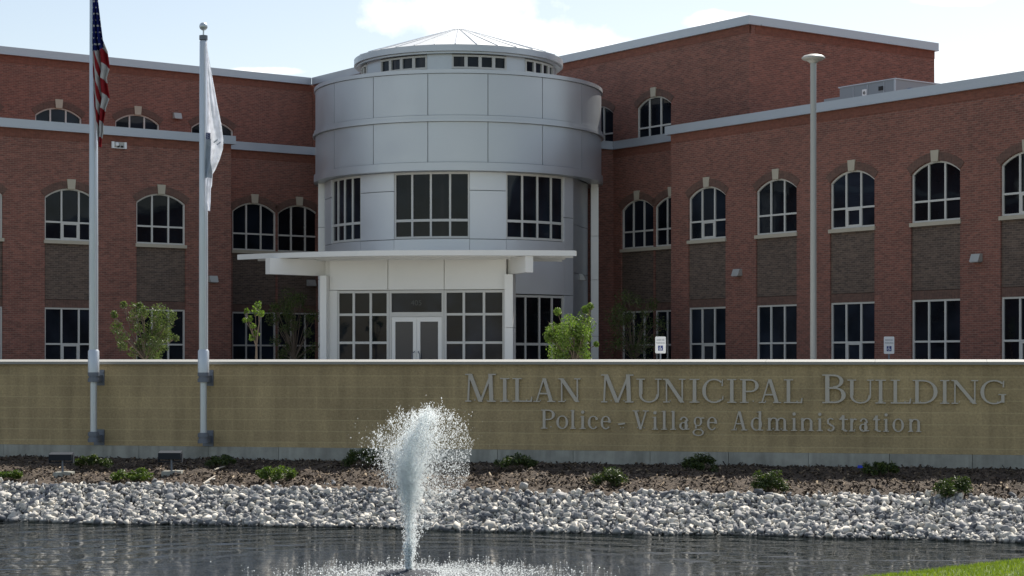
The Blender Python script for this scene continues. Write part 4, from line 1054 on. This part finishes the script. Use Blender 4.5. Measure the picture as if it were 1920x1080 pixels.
qd = np.array([(3, 2, 1, 0), (4, 5, 6, 7), (0, 1, 5, 4), (1, 2, 6, 5), (2, 3, 7, 6), (3, 0, 4, 7)])
f = (np.arange(NC)[:, None, None] * 8 + qd[None]).reshape(-1, 4)
def chip_fn(t, p):
    a = t.n.new('ShaderNodeAttribute'); a.attribute_name = 'tone'
    t.l.new(t.ramp(a.outputs['Fac'], [(0, (.022, .015, .011)), (.5, (.075, .052, .036)), (.8, (.20, .15, .095)), (1, (.46, .38, .27))]), p.inputs['Base Color'])
M['chip'] = mat('mulch_chips', rough=.9, build=chip_fn)
tag(np_mesh('wood_chips', V, f, 'chip', tone=np.repeat(rng.beta(1.6, 2.4, NC), 8)), 'brown wood chip mulch strewn along the foot of the wall', 'mulch', kind='stuff')

# ------------------------------------------------------------------ rip-rap rocks
def rock_proto():
    bm = bmesh.new(); k = int(rng.integers(11, 17)); q = rng.normal(0, 1, (k, 3)); q /= np.linalg.norm(q, axis=1)[:, None]
    q *= np.array([1.0, rng.uniform(.6, .9), rng.uniform(.45, .75)]) * rng.uniform(.85, 1.1, (k, 1))
    for c in q: bm.verts.new(c)
    h = bmesh.ops.convex_hull(bm, input=bm.verts); bmesh.ops.delete(bm, geom=[x for x in h['geom_interior'] if isinstance(x, bmesh.types.BMVert)], context='VERTS')
    bmesh.ops.recalc_face_normals(bm, faces=bm.faces); bm.verts.index_update()
    v = np.array([x.co[:] for x in bm.verts]); f = np.array([[q.index for q in p.verts] for p in bm.faces]); bm.free()
    return v, f
protos = [rock_proto() for _ in range(24)]
def rock_mat(name, src):
    def fn(t, p):
        if src == 'obj': fac = t.n.new('ShaderNodeObjectInfo').outputs['Random']
        else: a = t.n.new('ShaderNodeAttribute'); a.attribute_name = 'tone'; fac = a.outputs['Fac']
        g = geoco(t); n = t.add('ShaderNodeTexNoise', Vector=g, Scale=22.0, Detail=6.0, Roughness=.65)
        n2 = t.add('ShaderNodeTexNoise', Vector=g, Scale=7.0, Detail=3.0)
        c = t.ramp(fac, [(0, (.09, .096, .11)), (.34, (.29, .29, .295)), (.62, (.53, .51, .465)), (1.0, (.74, .69, .60))])
        c = t.mix(1.0, c, t.ramp(n, [(.25, .62), (.7, 1.15)]), 'MULTIPLY'); c = t.mix(1.0, c, t.ramp(n2, [(.3, .8), (.7, 1.1)]), 'MULTIPLY')
        z = t.add('ShaderNodeSeparateXYZ', Vector=g).outputs[2]           # algae-dark wet line just above the water
        c = t.mix(t.ramp(t.math('SUBTRACT', z, ZW), [(.01, .8), (.05, 0.0)]), c, (.05, .05, .045, 1))
        t.l.new(c, p.inputs['Base Color']); bump(t, p, n.outputs[0], .01, .6)
    return mat(name, rough=.85, build=fn)
M['rock'] = rock_mat('riprap_stone', 'attr'); M['rock1'] = rock_mat('riprap_stone_single', 'obj')
NR = 30000
rs = rng.uniform(-10.8, 9.8, NR); rq = np.array([qtop(s) + .02 + (qwat(s) + .18 - qtop(s)) * rng.random() for s in rs]); rr = rng.lognormal(-3.15, .38, NR) * np.where(rng.random(NR) < .03, 1.5, 1)
rr *= np.clip(.88 + .16 * (rq - 3.4) / 1.4, .8, 1.05); rr = np.minimum(rr, .105)
strag = rng.random(NR) < .02; rq = np.where(strag, rq - rng.uniform(0, .5, NR), rq)
rpos = np.array([sq(s, q, bank_z(s, q) + .55 * r_ + .05 * rng.random()) for s, q, r_ in zip(rs, rq, rr)])
sxp = 960 + rpos[:, 0] / rpos[:, 1] * F; vis = (sxp > 0) & (sxp < 1920)
rank = np.argsort(-(rr / rpos[:, 1]) * vis); single = set(rank[:300].tolist())
def rmats(n):
    q = rng.normal(0, 1, (n, 4)); q /= np.linalg.norm(q, axis=1)[:, None]; w_, x, y, z = q.T
    return np.stack([1 - 2 * (y * y + z * z), 2 * (x * y - z * w_), 2 * (x * z + y * w_), 2 * (x * y + z * w_), 1 - 2 * (x * x + z * z), 2 * (y * z - x * w_), 2 * (x * z - y * w_), 2 * (y * z + x * w_), 1 - 2 * (x * x + y * y)], 1).reshape(n, 3, 3)
# rocks lie mostly flat: random yaw with a moderate tilt
yaw = rng.uniform(0, 6.28, NR); til = rng.normal(0, .85, (NR, 2))
RM = np.zeros((NR, 3, 3))
for i in range(NR): RM[i] = np.array(Matrix.Rotation(yaw[i], 3, 'Z') @ Matrix.Rotation(til[i, 0], 3, 'X') @ Matrix.Rotation(til[i, 1], 3, 'Y'))
pk = rng.integers(0, 24, NR); VV, FF, TT, base_ = [], [], [], 0
rest = [i for i in range(NR) if i not in single]
for i in rest:
    v, f = protos[pk[i]]; VV.append(v @ RM[i].T * rr[i] + rpos[i]); FF.append(f + base_); base_ += len(v); TT.append(np.full(len(v), rng.random()))
tag(np_mesh('riprap', np.concatenate(VV), np.concatenate(FF), 'rock', tone=np.concatenate(TT)), 'bank of small broken pale grey stones sloping into the pond', 'rocks', kind='stuff')
pm_ = []
for v, f in protos:
    o = np_mesh('rock', v, f, 'rock1'); pm_.append(o)
first = set()
for i in rank[:300]:
    k_ = pk[i]; o = pm_[k_] if k_ not in first else pm_[k_].copy()
    if k_ in first: COL.objects.link(o)
    first.add(k_)
    o.matrix_basis = Matrix.Translation(Vector(rpos[i])) @ Matrix(RM[i].tolist()).to_4x4() @ Matrix.Scale(float(rr[i]), 4)
    tag(o, 'larger pale grey broken stone in the rock bank along the pond edge', 'rock', 'larger stones of the rock bank')
for k_, o in enumerate(pm_):
    if k_ not in first: bpy.data.objects.remove(o)

# ------------------------------------------------------------------ fountain
wm = bpy.data.materials.new('fountain_water'); wm.use_nodes = True; t = NT(wm.node_tree); t.n.clear()
d = t.add('ShaderNodeBsdfPrincipled', Base__Color=(.93, .97, .99, 1), Roughness=.25); r_ = t.add('ShaderNodeBsdfTranslucent', Color=(.955, .985, .99, 1))
mx = t.n.new('ShaderNodeMixShader'); mx.inputs[0].default_value = .72; t.l.new(d.outputs[0], mx.inputs[1]); t.l.new(r_.outputs[0], mx.inputs[2])
tp = t.n.new('ShaderNodeBsdfTransparent'); m2 = t.n.new('ShaderNodeMixShader'); m2.inputs[0].default_value = .36
t.l.new(mx.outputs[0], m2.inputs[1]); t.l.new(tp.outputs[0], m2.inputs[2])
t.l.new(m2.outputs[0], t.n.new('ShaderNodeOutputMaterial').inputs[0]); M['spray'] = wm
fo = thing('pond_fountain', 'single white water jet of the pond fountain breaking into spray', 'fountain', Vector((JET.x, JET.y, ZW)))
JM = Matrix.Translation(Vector((JET.x, JET.y, ZW)))
bm = bmesh.new(); bmesh.ops.create_icosphere(bm, subdivisions=1, radius=1.0)
bm.free(); dv = np.array([(1, 0, 0), (-1, 0, 0), (0, 1, 0), (0, -1, 0), (0, 0, 1), (0, 0, -1)], float); df = np.array([(0, 2, 4), (2, 1, 4), (1, 3, 4), (3, 0, 4), (2, 0, 5), (1, 2, 5), (3, 1, 5), (0, 3, 5)])
def drops(name, P, size, stretch, parent):
    n = len(P); v = dv[None] * size[:, None, None] * (1 + rng.normal(0, .18, (n, len(dv), 1)))
    v[:, :, 2] *= stretch[:, None]; tl_ = rng.normal(0, .35, (n, 2)); v[:, :, 0] += v[:, :, 2] * tl_[:, :1]; v += P[:, None, :]
    f = df[None] + (np.arange(n) * len(dv))[:, None, None]
    return np_mesh(name, v.reshape(-1, 3), f.reshape(-1, 3), 'spray', parent, JM, kind='stuff', smooth=True)
def sim(n, spread, lean, v0, vs, tmax, keep):
    th = rng.normal(0, spread, (n, 2)); v = rng.normal(v0, vs, n); tt = rng.random(n) * tmax
    x = np.sin(th[:, 0] + lean) * v * tt; y = np.sin(th[:, 1]) * v * tt; z = v * tt - 4.905 * tt * tt
    m = (z > 0) & (rng.random(n) < keep(tt, v, z)); return np.stack([x, y, z], 1)[m]
scn = 22.2 / F
# outline of the plume: height above the pond, left and right reach of the dense water, far reach of loose drops to the right
OUT = [(0.0, -.045, .045, .05), (.10, -.066, .045, .05), (.38, -.085, .083, .10), (.73, -.105, .10, .42), (.99, -.15, .14, .60), (1.18, -.23, .19, .72), (1.37, -.28, .25, .72), (1.56, -.33, .40, .76), (1.75, -.23, .52, .68), (1.86, -.08, .48, .60), (1.94, .02, .40, .50), (2.02, .18, .32, .34)]
def outl(z): return [np.interp(z, [o[0] for o in OUT], [o[k] for o in OUT]) for k in (1, 2, 3)]
def fill(n, z, sig, bias=0.0):
    l, rg, far = outl(z); c = (l + rg) / 2 + bias; hw = (rg - l) / 2
    a = rng.uniform(0, 6.28, n); rad = np.sqrt(rng.random(n)) if sig is None else np.abs(rng.normal(0, sig, n))
    return np.stack([c + hw * rad * np.cos(a), np.minimum(hw, .34) * rad * np.sin(a), z], 1)
n = 3800; z = .03 + 1.25 * rng.random(n) ** 1.15
drops('water_column', fill(n, z, .48) + rng.normal(0, .008, (n, 3)), rng.uniform(.003, .0068, n) * (1 + .5 * (z < .4)), rng.uniform(1.4, 3.4, n), fo)
n = 4300; z = np.clip(rng.normal(1.26, .26, n), .5, 1.62); core_ = fill(n, z, .72, -.02) + rng.normal(0, .03, (n, 3))
n = 7000; z = np.interp(rng.random(n), [0, .12, .75, 1], [.75, 1.05, 1.70, 1.93]); body_ = fill(n, z, .62) + rng.normal(0, .035, (n, 3))
# streaks: little chains of drops flung outwards and upwards
K = 240; z = np.interp(rng.random(K), [0, .2, .8, 1], [.85, 1.15, 1.72, 1.94]); cc = fill(K, z, .62); dr_ = cc - np.array([.0, 0, .35]); dr_ /= np.linalg.norm(dr_, axis=1)[:, None]; dr_ = dr_ + rng.normal(0, .3, (K, 3))
kk = rng.integers(0, K, 9000); streak = cc[kk] + dr_[kk] * (rng.normal(0, .06, (9000, 1))) + rng.normal(0, .013, (9000, 3))
n = 3000; z = np.interp(rng.random(n), [0, .25, .85, 1], [.25, .9, 1.65, 1.95]) + rng.normal(0, .05, n); l, rg, far = outl(z)
loose = np.stack([rg * .6 + (far - rg * .6) * rng.random(n) ** 1.9, rng.normal(0, .16, n), z], 1)
n = 260; z = rng.uniform(1.0, 1.95, n); l, rg, far = outl(z); loose2 = np.stack([l - np.abs(rng.normal(0, .07, n)), rng.normal(0, .1, n), z], 1)
nm = 22000; z = np.clip(rng.normal(1.28, .27, nm), .4, 1.85); mist = fill(nm, z, .75) + rng.normal(0, .04, (nm, 3))
nm2 = 9000; z = np.clip(rng.normal(1.25, .32, nm2), .3, 1.95); l, rg, far = outl(z); mist2 = np.stack([rg * .3 + (far - rg * .3) * rng.random(nm2) ** 1.6, rng.normal(0, .15, nm2), z], 1)
drops('mist', np.concatenate([mist, mist2]), rng.uniform(.0011, .0024, nm + nm2), rng.uniform(1.0, 3.5, nm + nm2), fo)
P = np.concatenate([core_, body_, streak, loose, loose2])
sz = np.concatenate([rng.uniform(.0026, .0054, len(core_)), rng.uniform(.0026, .006, len(body_)), np.minimum(rng.lognormal(-5.5, .38, len(streak)), .009), np.minimum(rng.lognormal(-5.55, .4, len(loose) + len(loose2)), .008)])
drops('spray', P, sz, rng.uniform(.9, 2.2, len(P)), fo)
# splash on the pond surface and the float
n = 5600; rad = np.abs(rng.normal(0, .48, n)) + rng.random(n) ** 2 * .9; an = rng.uniform(0, 6.28, n)
P = np.stack([rad * np.cos(an) * 1.25 + .22, rad * np.sin(an), rng.exponential(.008, n)], 1)
drops('splash', P, rng.uniform(.003, .010, n), rng.uniform(.5, 1.4, n), fo)
MB().lathe([(.05, -.05), (.36, -.05), (.40, .0), (.36, .02), (.08, .03), (.035, .05), (.03, .02)], (0, -.05, -.0), 32).build('float', 'darkpaint', fo, JM, True)

# ------------------------------------------------------------------ render settings
SC.render.engine = 'CYCLES'
SC.cycles.max_bounces = 24; SC.cycles.diffuse_bounces = 14; SC.cycles.transmission_bounces = 16; SC.cycles.transparent_max_bounces = 64
SC.render.resolution_x, SC.render.resolution_y = 1024, 576
